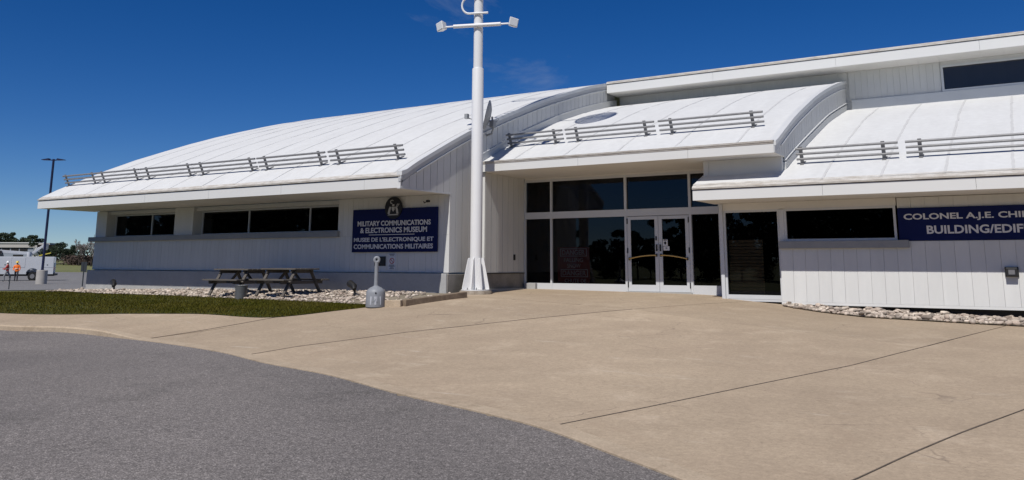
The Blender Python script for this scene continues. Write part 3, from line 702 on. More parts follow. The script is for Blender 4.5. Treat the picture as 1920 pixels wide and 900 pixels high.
def door(x0, x1, hinge_left):
    d = MB(); y0, y1 = YC + 0.0, YC + 0.045; st = 0.105
    d.box(x0, x0 + st, y0, y1, 0.89, 2.985); d.box(x1 - st, x1, y0, y1, 0.89, 2.985)
    d.box(x0 + st, x1 - st, y0 + .001, y1 - .001, 0.89, 1.07); d.box(x0 + st, x1 - st, y0 + .001, y1 - .001, 2.895, 2.985)
    o = d.build('door', ALU, bld)
    mobj('pane', [(x0 + st, y0 + .02, 1.07), (x1 - st, y0 + .02, 1.07), (x1 - st, y0 + .02, 2.895), (x0 + st, y0 + .02, 2.895)], [(0, 1, 2, 3)], GLASS, o)
    pts = []
    for k in range(13):
        t = k / 12; u = t if hinge_left else 1 - t
        pts.append((x0 + 0.06 + (x1 - x0 - 0.12) * u, y0 - 0.035 - 0.05 * math.sin(math.pi * t), 1.79 + 0.10 * (1 - (1 - t) ** 2)))
    MB().tube(pts, 0.020, 8).build('push_bar', BRASS, o, smooth=True)
    for e in (0, -1): MB().box(pts[e][0] - .02, pts[e][0] + .02, y0 - .04, y0 + .004, pts[e][2] - .04, pts[e][2] + .04).build('bar_bracket', BLACK, o)
    xx = x1 - 0.05 if hinge_left else x0 + 0.05
    box('pull_handle', xx - .018, xx + .018, y0 - .035, y0 + .002, 2.0, 2.19, BLACK, o)
    hx = x0 + 0.004 if hinge_left else x1 - 0.004
    for hz in (1.0, 1.95, 2.78): MB().box(hx - .016, hx + .016, y0 - .016, y0 + .002, hz, hz + .15).build('hinge', BLACK, o)
    return o
dA = door(-10.06, -9.115, True); dB = door(-9.105, -8.21, False)
box('door_lock', -9.20, -9.16, YC - .012, YC + .003, 2.3, 2.42, BLACK, dA)
STICK = mat('white_sticker', (0.7, 0.7, 0.7), 0.6)
b_ = box('sticker', -8.985, -8.845, YC + .006, YC + .012, 2.145, 2.33, STICK, dB)
box('sticker_print', -8.965, -8.865, YC + .003, YC + .0055, 2.295, 2.32, BLACK, dB)
MB().prism([(-8.915 + .038 * math.sin(a) * (1 if abs(a) < 2.2 else .7), 2.225 + .045 * math.cos(a)) for a in np.linspace(-3.14, 3.14, 9)[:-1]], 'y', YC + .003, YC + .0055).build('sticker_print', BLACK, dB)
box('sticker', -8.975, -8.795, YC + .006, YC + .012, 2.02, 2.135, STICK, dB)
MB().prism([(-8.885 + .03 * math.sin(a), 2.08 + .03 * math.cos(a)) for a in np.linspace(0, 6.28, 11)[:-1]], 'y', YC + .003, YC + .0055).build('sticker_print', SILL, dB)
box('entry_block', -13.44, -13.06, YC - 0.12, YC - 0.012, 0.7, 1.07, BASE, bld)
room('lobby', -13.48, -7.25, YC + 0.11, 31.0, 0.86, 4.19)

# --- right wing (stands forward of the entrance glazing)
MB().box(-7.05, -6.957, YR - 0.02, YR + 0.16, 0.6, 3.19).box(-5.515, -5.40, YR + 0.0, YR + 0.16, 0.69, 3.005).build('corner_post', ALU, bld, bev=0.006)
box('side_wall', -7.05, -6.96, YR + 0.162, YC + 0.1, 0.6, 3.19, SIDING, bld)
box('window_header', -6.955, -2.806, YR + 0.02, YR + 0.2, 3.014, 3.195, SOFFIT, bld)
window(-6.955, -5.517, YR + 0.03, 0.725, 3.013, [], fw=0.055)
box('kick_panel', -6.9, -5.57, YR + 0.025, YR + 0.10, 0.782, 0.885, ALU, bld)
window(-5.398, -2.825, YR + 0.005, 2.207, 3.013, [], fw=0.055)
box('window_sill', -5.515, -2.574, YR - 0.16, YR + 0.12, 2.026, 2.205, SILL, bld, bev=0.01)
wr = MB().box(-5.477, XFAR, YR + 0.035, YR + 0.2, 0.75, 2.17).box(-2.785, XFAR, YR + 0.035, YR + 0.2, 2.17, 3.19).build('front_wall', SIDING, bld)
wall_boards_x(-5.506, -5.506 + 0.296 * 55, 0.296, 0.75, 2.178, YR - 0.04, wr, tilt=0.12, thick=0.07)
wall_boards_x(-2.785, -2.785 + 0.296 * 46, 0.296, 2.182, 3.187, YR - 0.0, wr)
MB().hexa([(-5.512, YR - .172, .686), (XFAR, YR - .172, .686), (XFAR, YR + .1, .686), (-5.512, YR + .1, .686), (-5.512, YR - .166, .747), (XFAR, YR - .166, .747), (XFAR, YR + .1, .747), (-5.512, YR + .1, .747)]).build('bottom_trim', WHITE, bld)
box('underwall_shade', -5.47, XFAR, YR + 0.0, YR + 0.2, 0.2, 0.685, GAP, bld)  # near-black box colours in the shaded gap beneath the overhanging wall
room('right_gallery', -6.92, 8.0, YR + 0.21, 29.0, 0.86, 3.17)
for k in range(16):   # slatted wooden screen seen through the tall pane
    box('screen_slat', -6.9, -6.02, YR + .235 + rnd.uniform(0, .004), YR + .26, 0.9 + k * 0.086, 0.9 + k * 0.086 + 0.072, WOOD, bld)
# end wall of the entrance roof above the right roof, and the filling wall under its eave
ew2 = MB().prism([(20.1, 4.3), (21.0, 4.25), (29.7, 6.7), (29.7, 7.6)] + [(y, z - 0.15) for y, z in resample(PE_[PE_[:, 0] < 29.6], 24)[::-1]], 'x', XE - 0.25, XE - 0.035).build('end_wall', SIDING, bld)
wall_boards_y(20.06, 20.98, 0.22, lambda y: 4.26, lambda y: max(4.27, zE(y) - 0.24), XE, ew2)
wall_boards_y(20.98, 29.7, 0.22, lambda y: zR(y) + 0.22, lambda y: zE(y) - 0.24, XE, ew2)
ys = np.linspace(20.02, 29.7, 50); ysr = np.linspace(20.98, 29.73, 40)
curved_strip('roof_flashing', ys, lambda y: zE(y) - 0.07, lambda y: zE(y) + 0.035, XE - 0.12, XE + 0.05, FLASH, ew2)
curved_strip('roof_flashing', ys, lambda y: max(4.26, zE(y) - 0.235), lambda y: zE(y) - 0.075, XE - 0.06, XE + 0.02, FLASHD, ew2)
curved_strip('roof_flashing', ys[3:], lambda y: max(4.26, zE(y) - 0.26), lambda y: max(4.275, zE(y) - 0.235), XE - 0.06, XE + 0.045, FLASH, ew2)
curved_strip('roof_flashing', ysr, lambda y: zR(y) + 0.235, lambda y: zR(y) + 0.26, XE - 0.06, XE + 0.04, FLASH, ew2)
curved_strip('roof_flashing', ysr, lambda y: zR(y) + 0.17, lambda y: zR(y) + 0.19, XE - 0.06, XE + 0.03, FLASH, ew2)
curved_strip('base_flashing', ysr, lambda y: zR(y) - 0.03, lambda y: zR(y) + 0.17, XE - 0.06, XE + 0.014, WHITE, ew2)
bk = box('bulkhead', -7.12, XE - 0.04, 20.82, 20.97, 3.6, 4.25, SIDING, bld)
box('bulkhead_trim', -7.19, -7.06, 20.8, 20.98, 3.7, 4.248, SIDING, bk)
# --- high back wall with clerestory window
hw = box('high_wall', -13.6, XFAR, YH + 0.035, YH + 0.3, 6.4, 8.13, SIDING, bld)
wall_boards_x(-13.5, -5.1, 0.3, 7.3, 8.125, YH, hw)
wall_boards_x(-5.06, -2.26, 0.2, 7.14, 8.125, YH, hw)
box('wall_flashing', -5.0, XFAR, YH - 0.05, YH + 0.03, 6.6, 7.135, FLASH, hw)
window(-2.24, 6.0, YH - 0.03, 7.14, 8.01, [1.6, 3.8], fw=0.07)
box('window_header', -2.22, XFAR, YH - 0.005, YH + 0.03, 8.01, 8.125, SIDING, hw)
ytip = 28.70; x = XA + 0.06
while x < XFAR - .1:
    xe = min(XFAR, x + 4.2); box('fascia_board', x + .003, xe - .003, ytip, ytip + .04, 8.125, 8.45, FASCIA, bld); x = xe
box('drip_gap', XA + 0.08, XFAR - .02, ytip + .03, ytip + .12, 8.18, 8.48, GAP, bld)
MB().prism([(ytip - .03, 8.47), (ytip - .03, 8.53), (ytip + .06, 8.58), (ytip + .2, 8.58), (ytip + .2, 8.47)], 'x', XA + .06, XFAR).build('roof_edge', LIP, bld)
box('upper_roof', XA + 0.01, XFAR, ytip + .21, 46, 8.48, 8.57, ROOF, bld)
x = XA + 0.06
while x < XFAR:
    box('soffit_board', x + .002, min(XFAR, x + .6) - .002, ytip + .04, YH + .03, 8.13, 8.16, SOFFIT, bld); x += .6

# snow guards on the roofs
def guard(xs, xe, posts, y, zf):
    z = zf(y); sl = (zf(y + .3) - zf(y - .3)) / .6; nn = Vector((0, -sl, 1)).normalized(); t = Vector((0, 1, sl)).normalized()
    o = bpy.data.objects.new('snow_guard', None); COL.objects.link(o); o.parent = bld; o.matrix_parent_inverse = Matrix.Translation(-Vector(bld.location))
    o.location = (0, 0, 0); o.empty_display_size = .1
    for px in posts:
        p = Vector((px, y, z)); MB().beam(p - nn * .02, p + nn * .44, 0.085, 0.03, up=t).build('post', GALV, o, bev=0.004)
        MB().beam(p + nn * .012 - t * .10, p + nn * .012 + t * .22, .09, .012, up=nn).build('foot_plate', GALV, o)
    for h in (.13, .26, .39):
        MB().tube([Vector((xs, y, z)) + nn * h - t * .025, Vector((xe, y, z)) + nn * h - t * .025], 0.030, 8).build('rail', GALV, o, smooth=True)
for a, b in ((-30.28, -28.63), (-28.05, -26.15), (-25.5, -23.34), (-22.71, -20.4), (-19.73, -17.48), (-16.77, -14.62)):
    guard(a - .3 if a > -30 else a - .12, b + .28, (a, b), 17.58, zL)
for a, b in ((-13.45, -11.91), (-11.17, -9.03), (-8.27, -6.05)):
    guard(a - .34 if a > -13 else a - .1, b + .30, (a, b), 21.52, zE)
for a, b in ((-4.85, -2.96), (-2.17, 0.15), (0.95, 3.3)):
    guard(a - .30 if a > -4 else a - .12, b + .33, (a, b), 21.42, zR)

# ------------------------------------------------------------------ signs and fittings on the walls
sg = tag(empty('museum_sign', (-15.63, YL - .05, 1.957)), 'navy museum name board with silver bilingual lettering and round crest', 'sign')
X0, X1, Z0, Z1, YS = -17.19, -14.08, 1.957, 3.19, YL - 0.075
box('board', X0, X1, YS, YS + .06, Z0, Z1, NAVY, sg, bev=.006)
def row(body, f0, f1, t0, t1): 
    H = Z1 - Z0; text('lettering', body, X0 + (X1 - X0) * f0, X0 + (X1 - X0) * f1, YS, Z1 - t1 * H, Z1 - t0 * H, SILVER, sg, off=0.028)
row('MILITARY COMMUNICATIONS', .065, .93, .275, .395)
row('& ELECTRONICS MUSEUM', .10, .89, .43, .55)
box('rule', X0 + .21 * 3.11, X0 + .75 * 3.11, YS - .006, YS - .001, Z1 - .607 * 1.233, Z1 - .593 * 1.233, SILVER, sg)
row("MUSEE DE L'ELECTRONIQUE ET", .025, .965, .66, .775)
row('COMMUNICATIONS MILITAIRES', .025, .96, .815, .925)
cx, cz = -15.63, 3.205
CREST = mat('crest_black', (0.008, 0.009, 0.014), 0.5)
CRW = mat('crest_white', (0.42, 0.42, 0.42), 0.6)
MB().prism([(cx + .315 * math.cos(a), cz + .315 * math.sin(a)) for a in np.linspace(0, 2 * math.pi, 33)[:-1]], 'y', YS - .03, YS - .001).build('crest', CREST, sg)
def ct(poly): MB().prism([(cx + px, cz + pz) for px, pz in poly], 'y', YS - .036, YS - .031).build('crest_relief', CRW, sg)
ct([(-.05 + .07 * math.cos(a), .17 + .06 * math.sin(a)) for a in np.linspace(0.6, 4.9, 9)] + [(-.05 + .045 * math.cos(a), .175 + .035 * math.sin(a)) for a in np.linspace(4.9, 0.6, 9)])
ct([(-.035, .05), (.035, .05), (.04, .10), (-.04, .10)])
ct([(-.055, .03), (.055, .03), (.05, -.05), (0, -.11), (-.05, -.05)])
ct([(-.20, -.17), (-.13, -.17), (-.10, -.05), (-.07, .02), (-.13, .04), (-.17, -.04)])
ct([(.20, -.17), (.13, -.17), (.10, -.05), (.07, .02), (.13, .04), (.17, -.04)])
for k in (0, 1): ct([(.085 + k * .05, .02), (.105 + k * .05, .02), (.175 + k * .05, .11), (.155 + k * .05, .115)])
ct([(-.2, -.21), (.2, -.21), (.16, -.18), (-.16, -.18)])
MB().tube([(-14.62, YL + .0, 3.36), (-14.45, YS - .12, 3.30), (-14.32, YS - .14, 3.33)], .012, 6).build('sign_lamp_bracket', BLACK, sg)
box('sign_lamp', -14.34, -14.26, YS - .18, YS - .10, 3.31, 3.37, BLACK, sg)

pq = tag(empty('wall_plaque', (-16.14, YL, 1.59)), 'small dark plaque on the wall left below the museum name board', 'plaque')
PLQ = mat('bronze_plaque', (0.035, 0.032, 0.026), 0.4, var=.3, scale=8)
box('plate', -16.33, -15.96, YL - .03, YL - .004, 1.588, 1.815, PLQ, pq); box('rim', -16.35, -15.94, YL - .02, YL - .002, 1.568, 1.835, BLACK, pq)
ns = tag(empty('notice_sign', (-15.70, YL, 1.48)), 'white no-smoking notice with red ring on the wall below the name board', 'sign')
NW = mat('notice_white', (0.6, 0.62, 0.66), .6); RED = mat('notice_red', (0.35, 0.05, 0.05), .6)
box('plate', -15.835, -15.565, YL - .014, YL - .003, 1.47, 1.83, NW, ns); box('plate', -15.835, -15.565, YL - .014, YL - .003, 1.84, 1.93, NW, ns)
b = MB()
for k in range(20):
    a0, a1 = 2 * math.pi * k / 20, 2 * math.pi * (k + 1) / 20
    b.hexa([(-15.70 + r_ * math.cos(a), yy, 1.71 + r_ * math.sin(a)) for yy in (YL - .019, YL - .0145) for r_, a in ((.085, a0), (.085, a1), (.066, a1), (.066, a0))])
b.build('ring', RED, ns)
MB().beam((-15.76, YL - .0165, 1.77), (-15.64, YL - .0165, 1.65), .004, .016, up=(0.7, 0, 0.7)).build('bar', RED, ns)
for z_, w_ in ((1.90, .2), (1.87, .15), (1.595, .19), (1.565, .22), (1.535, .12), (1.495, .16)):
    box('print_line', -15.70 - w_ / 2, -15.70 + w_ / 2, YL - .018, YL - .0145, z_ - .008, z_ + .006, BLACK, ns)

s2 = tag(empty('building_name_sign', (-0.06, YR - .06, 2.166)), 'long navy building name board with silver letters on the right wing', 'sign')
box('board', -2.777, 2.66, YR - .055, YR - .003, 2.186, 2.94, NAVY, s2, bev=.006)
text('lettering', 'COLONEL A.J.E. CHILD', -2.651, 0.02, YR - .055, 2.626, 2.805, SILVER, s2, off=.026)
text('lettering', 'BUILDING/EDIFICE', -2.187, 0.116, YR - .055, 2.345, 2.529, SILVER, s2, off=.026)
wlmp = tag(empty('wall_light', (-.56, YR - .1, 1.4)), 'black square wall light on the right wing below the name board', 'wall light')
box('backplate', -.72, -.46, YR - .14, YR - .07, 1.392, 1.60, BLACK, wlmp); box('housing', -.70, -.48, YR - .26, YR - .14, 1.40, 1.585, BLACK, wlmp, bev=.012)
box('lens', -.65, -.53, YR - .268, YR - .26, 1.44, 1.54, mat('lamp_lens', (.16, .16, .17), .3), wlmp)

dg = tag(empty('danger_notice', (-11.9, YC + .22, 0.9)), 'dark red danger falling snow board standing behind the left entrance pane', 'sign')
MAROON = mat('maroon_board', (0.34, 0.03, 0.03), .6); DTX = mat('notice_lettering', (0.75, 0.7, 0.68), .6)
box('board', -12.46, -11.38, YC + .2, YC + .22, 0.9, 2.14, MAROON, dg)
def dframe(x0, x1, z0, z1):
    b = MB(); t_ = .022; y0, y1 = YC + .192, YC + .199
    b.box(x0, x1, y0, y1, z0, z0 + t_); b.box(x0, x1, y0, y1, z1 - t_, z1); b.box(x0, x0 + t_, y0, y1, z0 + t_, z1 - t_); b.box(x1 - t_, x1, y0, y1, z0 + t_, z1 - t_); b.build('letter_frame', DTX, dg)
text('lettering', 'DANGER', -12.31, -11.53, YC + .199, 1.91, 2.06, DTX, dg, off=.02); dframe(-12.37, -11.47, 1.865, 2.10)
text('lettering', 'FALLING', -12.24, -11.60, YC + .199, 1.70, 1.82, DTX, dg, off=.006)
text('lettering', 'SNOW', -12.13, -11.68, YC + .199, 1.53, 1.65, DTX, dg, off=.006)
text('lettering', 'DANGER', -12.29, -11.50, YC + .199, 1.305, 1.45, DTX, dg, off=.02); dframe(-12.35, -11.44, 1.26, 1.49)
text('lettering', 'CHUTE DE', -12.22, -11.50, YC + .199, 1.10, 1.21, DTX, dg, off=.006)

# ------------------------------------------------------------------ mast
PX, PY = -13.147, 19.20; PZ = g(PX, PY)
ms = tag(empty('mast', (PX, PY, PZ)), 'tall white tubular mast with finned base and two white floodlights on a crossarm', 'mast')
MB().lathe((PX, PY, PZ - .15), [(.45, 0), (.45, .20), (.43, .235)], 28).build('footing', CONC, ms, smooth=True)
zb0 = PZ + .09
MB().lathe((PX, PY, zb0), [(.40, 0), (.40, .025)], 28).build('base_plate', POLEW, ms)
for k in range(8):
    a = 2 * math.pi * (k + .35) / 8; c, s = math.cos(a), math.sin(a); tn = Vector((-s, c, 0)) * .011
    prof = [(.14, .03), (.39, .03), (.385, .09), (.235, .83), (.21, .87), (.14, .87)]
    V = [Vector((PX + r_ * c, PY + r_ * s, zb0 + z_)) - tn for r_, z_ in prof] + [Vector((PX + r_ * c, PY + r_ * s, zb0 + z_)) + tn for r_, z_ in prof]
    n = 6; mobj('fin', V, [tuple(range(n)), tuple(range(2 * n - 1, n - 1, -1))] + [(i, i + n, (i + 1) % n + n, (i + 1) % n) for i in range(n)], POLEW, ms)
for k in range(8):
    a = 2 * math.pi * (k + .85) / 8; MB().lathe((PX + .33 * math.cos(a), PY + .33 * math.sin(a), zb0 + .02), [(.022, 0), (.022, .03), (.012, .032), (.012, .06)], 6).build('anchor_bolt', GALV, ms)
MB().lathe((PX, PY, zb0), [(.163, .02), (.163, 6.16), (.155, 6.185)], 32).build('lower_shaft', POLEW, ms, smooth=True)
MB().lathe((PX, PY, zb0), [(.132, 6.18), (.126, 15.4)], 32).build('upper_shaft', POLEW, ms, smooth=True)
ZA = 8.34
MB().tube([(PX - .78, PY - .17, ZA), (PX + .78, PY - .17, ZA)], .055, 14).build('crossarm', POLEW, ms, smooth=True)
MB().box(PX - .10, PX + .10, PY - .19, PY - .10, ZA - .06, ZA + .06).build('arm_clamp', POLEW, ms)
for s in (-1, 1):
    MB().tube([(PX + s * .77, PY - .17, ZA), (PX + s * 1.04, PY - .17, ZA)], .025, 8).build('arm_pin', POLEW, ms, smooth=True)
    cx_ = PX + s * 1.18; rot = Matrix.Translation((cx_, PY - .17, ZA + .02)) @ Matrix.Rotation(s * R(12), 4, 'Y') @ Matrix.Rotation(s * R(30), 4, 'Z')
    V = [rot @ Vector(v) for v in [(-.15, -.10, -.13), (.15, -.10, -.13), (.10, .13, -.10), (-.10, .13, -.10), (-.15, -.10, .13), (.15, -.10, .13), (.10, .13, .10), (-.10, .13, .10)]]
    fl = MB().hexa(V).build('floodlight', POLEW, ms, bev=.02)
    V = [rot @ Vector(v) for v in [(-.12, -.108, -.10), (.12, -.108, -.10), (.12, -.1015, -.10), (-.12, -.1015, -.10), (-.12, -.108, .10), (.12, -.108, .10), (.12, -.1015, .10), (-.12, -.1015, .10)]]
    MB().hexa(V).build('lens', mat('floodlight_lens', (.62, .64, .66), .25), fl)
pts = [(PX + .36, PY - .16, 8.70)]
zc = 8.70
for lvl in range(3):
    s = -1 if lvl % 2 == 0 else 1
    pts.append((PX + s * .26, PY - .16, zc))
    for k in range(1, 10):
        a = math.pi * k / 10; pts.append((PX + s * (.26 + .25 * math.sin(a)), PY - .16, zc + .25 * (1 - math.cos(a))))
    zc += .5; pts.append((PX + s * .26, PY - .16, zc))
pts.append((PX + .34, PY - .16, zc))
MB().tube(pts, .032, 10).build('wave_pipe', POLEW, ms, smooth=True)
AM = Matrix.Translation((PX, PY, 0)) @ Matrix.Rotation(R(20), 4, 'Z') @ Matrix.Diagonal((.89, 1, 1, 1)) @ Matrix.Translation((-PX, -PY, 0))
for o_ in list(ms.children):
    if o_.name.split('.')[0] in ('crossarm', 'arm_clamp', 'arm_pin', 'floodlight', 'wave_pipe'):
        o_.data.transform(AM)
        for c_ in o_.children: c_.data.transform(AM)
# upper arm carrying a dish and a hooked pipe (above the frame; its shadow falls on the roofs)
MB().tube([(PX - 1.1, PY, 14.2), (PX + 1.4, PY, 14.2)], .05, 10).build('upper_arm', POLEW, ms, smooth=True)
rt = Matrix.Translation((PX + 1.75, PY + .1, 14.2)) @ Matrix.Rotation(R(-58), 4, 'Y') @ Matrix.Rotation(R(30), 4, 'X')
dd = MB()                                  # unseen dish: concentric bands on ribs, left open to lighten its cast shadow
for q in range(17):
    r0 = .06 + q * .06; r1 = r0 + .036
    V = []; F = []
    for k in range(28):
        a = 2 * math.pi * k / 28
        for r_, dz in ((r0, 0), (r1, 0), (r1, .008), (r0, .008)): V.append((r_ * math.cos(a), r_ * math.sin(a), .26 * r_ * r_ + dz))
    for k in range(28):
        for e in range(4): F.append((k * 4 + e, ((k + 1) % 28) * 4 + e, ((k + 1) % 28) * 4 + (e + 1) % 4, k * 4 + (e + 1) % 4))
    dd.add(V, F)
for k in range(12):
    a = 2 * math.pi * k / 12; dd.tube([(r_ * math.cos(a), r_ * math.sin(a), .26 * r_ * r_ - .014) for r_ in (.02, .4, .75, 1.08)], .012, 5)
dd.tube([(1.08 * math.cos(a), 1.08 * math.sin(a), .303) for a in np.linspace(0, 2 * math.pi, 29)], .022, 6, False)
dd.V = [tuple(rt @ Vector(v)) for v in dd.V]; dd.build('dish_reflector', POLEW, ms, smooth=True)
MB().tube([(PX - 1.1, PY, 14.2), (PX - 1.5, PY, 14.35), (PX - 1.62, PY, 14.6), (PX - 1.45, PY, 14.85), (PX - 1.1, PY, 14.9), (PX - .2, PY, 14.95)], .05, 10).build('hook_pipe', POLEW, ms, smooth=True)

# satellite dish on the end wall
sdh = tag(empty('satellite_dish', (-13.45, 20.05, 5.4)), 'small grey satellite dish on brackets beside the left roof edge behind the mast', 'dish')
dd = MB().lathe((0, 0, 0), [(.01, 0), (.2, .02), (.36, .075), (.44, .12), (.435, .14), (.35, .095), (.2, .04), (.01, .02)], 24)
rt = Matrix.Translation((-13.38, 20.25, 5.93)) @ Vector((-.83, -.50, .22)).to_track_quat('Z', 'Y').to_matrix().to_4x4()
dd.V = [tuple(rt @ Vector(v)) for v in dd.V]; DG = mat('dish_grey', (.30, .31, .32), .5, var=.1, scale=6)
dd.build('reflector', DG, sdh, smooth=True)
MB().tube([(-13.36, 20.27, 5.9), (-13.34, 20.30, 5.55), (-13.45, 20.4, 5.42), (-13.69, 20.5, 5.4)], .03, 8).build('mount_pipe', DG, sdh, smooth=True)
MB().beam((-13.36, 20.28, 5.62), (-13.69, 21.15, 6.0), .03, .03).build('strut', DG, sdh); MB().box(-13.42, -13.28, 20.22, 20.36, 5.58, 5.78).build('mount_head', DG, sdh)
MB().tube([(-13.40, 20.22, 5.62), (-13.75, 19.55, 5.80)], .014, 6).build('feed_arm', DG, sdh); MB().box(-13.80, -13.70, 19.48, 19.58, 5.76, 5.90).build('feed_horn', DG, sdh)

# ------------------------------------------------------------------ things on the ground
def picnic(loc, rz, label):
    t = tag(empty('picnic_table', loc, rz), label, 'picnic table', 'picnic tables under the eave')
    Lh = .72
    for k in range(5):
        y = -.36 + k * .18; MB().box(-Lh, Lh, y - .082, y + .082, .715, .755).build('tabletop_plank', TIMBER, t, False, bev=.005)
    for s in (-1, 1):
        for k in range(2):
            y = s * (.62 + k * .15); MB().box(-Lh, Lh, y - .068, y + .068, .42, .46).build('seat_plank', TIMBER, t, False, bev=.005)
        x = s * .50
        MB().box(x - .02, x + .02, -.77, .77, .33, .418).build('seat_bearer', TIMBER, t, False)
        MB().box(x - .02, x + .02, -.40, .40, .625, .713).build('top_bearer', TIMBER, t, False)
        for q in (-1, 1): MB().beam((x + .042 * s, q * .70, 0), (x + .042 * s, q * .27, .712), .04, .10, up=(1, 0, 0)).build('leg', TIMBER, t, False)
        MB().beam((x, 0, .36), (s * .12, 0, .70), .08, .04).build('brace', TIMBER, t, False)
    return t
picnic((-20.1, 17.15, g(-20.1, 17.15) + .02), R(1.5), 'left one of two weathered wooden picnic tables, beside the grey bucket')
picnic((-18.12, 17.15, g(-18.12, 17.15) + .02), R(-2), 'right one of two weathered wooden picnic tables, nearer the name board')

lb = tag(empty('litter_bucket', (-19.1, 16.3, g(-19.1, 16.3))), 'grey metal litter bucket on the grass before the picnic tables', 'bin')
z0 = g(-19.1, 16.3)
MB().lathe((-19.1, 16.3, z0), [(.145, .0), (.15, .02), (.172, .37), (.178, .385), (.165, .385), (.15, .03), (.01, .03)], 24).build('body', BINM, lb, smooth=True)
b = MB(); 
for k in range(20):
    a0, a1 = 2 * math.pi * k / 20, 2 * math.pi * (k + 1) / 20
    b.tube([(-19.1 + .176 * math.cos(a0), 16.3 + .176 * math.sin(a0), z0 + .385), (-19.1 + .176 * math.cos(a1), 16.3 + .176 * math.sin(a1), z0 + .385)], .009, 6, False)
b.build('rim', BINM, lb)

ax, ay = -13.52, 15.55; az = g(ax, ay)
ash = tag(empty('ash_receptacle', (ax, ay, az)), 'grey plastic smokers ash post with domed base at the lawn corner', 'ash bin')
MB().lathe((ax, ay, az), [(.225, .0), (.23, .02), (.225, .33), (.215, .37), (.19, .41), (.13, .455), (.07, .48), (.05, .50)], 32).build('base', GREYPL, ash, smooth=True)
MB().lathe((ax, ay, az), [(.052, .49), (.048, .60), (.045, 1.03), (.05, 1.06)], 20).build('stem', GREYPL, ash, smooth=True)
fx = Vector((-ax, -ay, 0)).normalized(); sx = Vector((-fx.y, fx.x, 0)); hc = Vector((ax, ay, az + 1.10))
b = MB(); ring = [hc + sx * .052 * math.cos(a) + Vector((0, 0, .058)) * math.sin(a) for a in np.linspace(0, 2 * math.pi, 21)]
b.tube(ring, .036, 10, False); b.build('head', GREYPL, ash, smooth=True)
MB().tube([hc - fx * .03, hc + fx * .012], .036, 14).build('opening', BLACK, ash)
def on_base(dx, z, o=0.0): 
    a = dx / .226; return Vector((ax, ay, az)) + (fx * math.cos(a) + sx * math.sin(a)) * (.2275 + o) + Vector((0, 0, z))
V = [on_base(dx, z_, o_) for o_ in (0.001, .006) for dx, z_ in ((-.13, .06), (0, .06), (.13, .06), (.13, .25), (0, .25), (-.13, .25))]
b = MB(); b.add(V, [(6, 7, 10, 11), (7, 8, 9, 10), (0, 6, 11, 5), (2, 3, 9, 8), (0, 1, 7, 6), (1, 2, 8, 7), (4, 5, 11, 10), (3, 4, 10, 9)]); b.build('label_panel', mat('panel_grey', (.42, .44, .48), .5), ash)
MB().tube([on_base(-.0, .33, -.01), on_base(-.0, .33, .006)], .02, 10).build('lock', BLACK, ash)
for dx in (-.05, .0, .05): MB().tube([on_base(dx - .035, .13, .006), on_base(dx, .19 - abs(dx), .006)], .006, 6).build('logo_line', SILL, ash)

for (sx_, sy_, lab) in ((-27.17, 17.7, 'small dark ground spotlight in the stones near the far left corner'), (-15.74, 17.25, 'small dark ground spotlight in the stones below the museum name board')):
    z_ = g(sx_, sy_) + .03; t = tag(empty('ground_spotlight', (sx_, sy_, z_)), lab, 'spotlight', 'ground spotlights')
    MB().tube([(sx_, sy_, z_ - .05), (sx_, sy_, z_ + .18)], .03, 8).build('stem', BLACK, t, smooth=True)
    MB().tube([(sx_ + .03, sy_ - .05, z_ + .16), (sx_ - .05, sy_ + .02, z_ + .24), (sx_ - .30, sy_ + .14, z_ + .31)], [.05, .085, .10], 12).build('lamp_head', BLACK, t, smooth=True)
# edging of the small bed
eb = tag(MB().beam((-13.34, 15.72, g(-13.3, 15.7) + .06), (-12.95, 15.84, g(-12.95, 15.84) + .06), .20, .17).build('edging_block', KERB, bev=.015), 'short pale concrete edging block beside the ash post', 'edging')
tm = tag(MB().beam((-12.93, 15.86, g(-12.93, 15.86) + .06), (-12.62, 17.95, g(-12.6, 17.9) + .06), .17, .17).build('edging_timber', mat('old_timber', (.26, .20, .14), .9, col2=(.15, .11, .08), scale=6, bump=.4), bev=.012), 'long brown timber edging between the stones and the concrete', 'edging')

# ------------------------------------------------------------------ far left: car park, truck, workers, lamp post
FR = Vector((math.cos(YAW), math.sin(YAW), 0)); FF = Vector((-math.sin(YAW), math.cos(YAW), 0))
def cpt(px, depth, z=None):
    """ground point seen at column px of the photograph at a given depth in metres"""
    p = FR * ((px - 960) / FPX * (depth * math.cos(PITCH) - 0.27)) + FF * depth; p.z = g(p.x, p.y) if z is None else z; return p
fp = []
for d in np.linspace(47, 118, 40):
    row_ = []
    for q in np.linspace(-700, 420, 50):
        p = cpt(q, d); row_.append((p.x, p.y))
    fp.append(row_)
fp = np.array(fp); struct(sheet('car_park', fp[..., 0], fp[..., 1], G(fp[..., 0], fp[..., 1]) + 0.03, LOT))
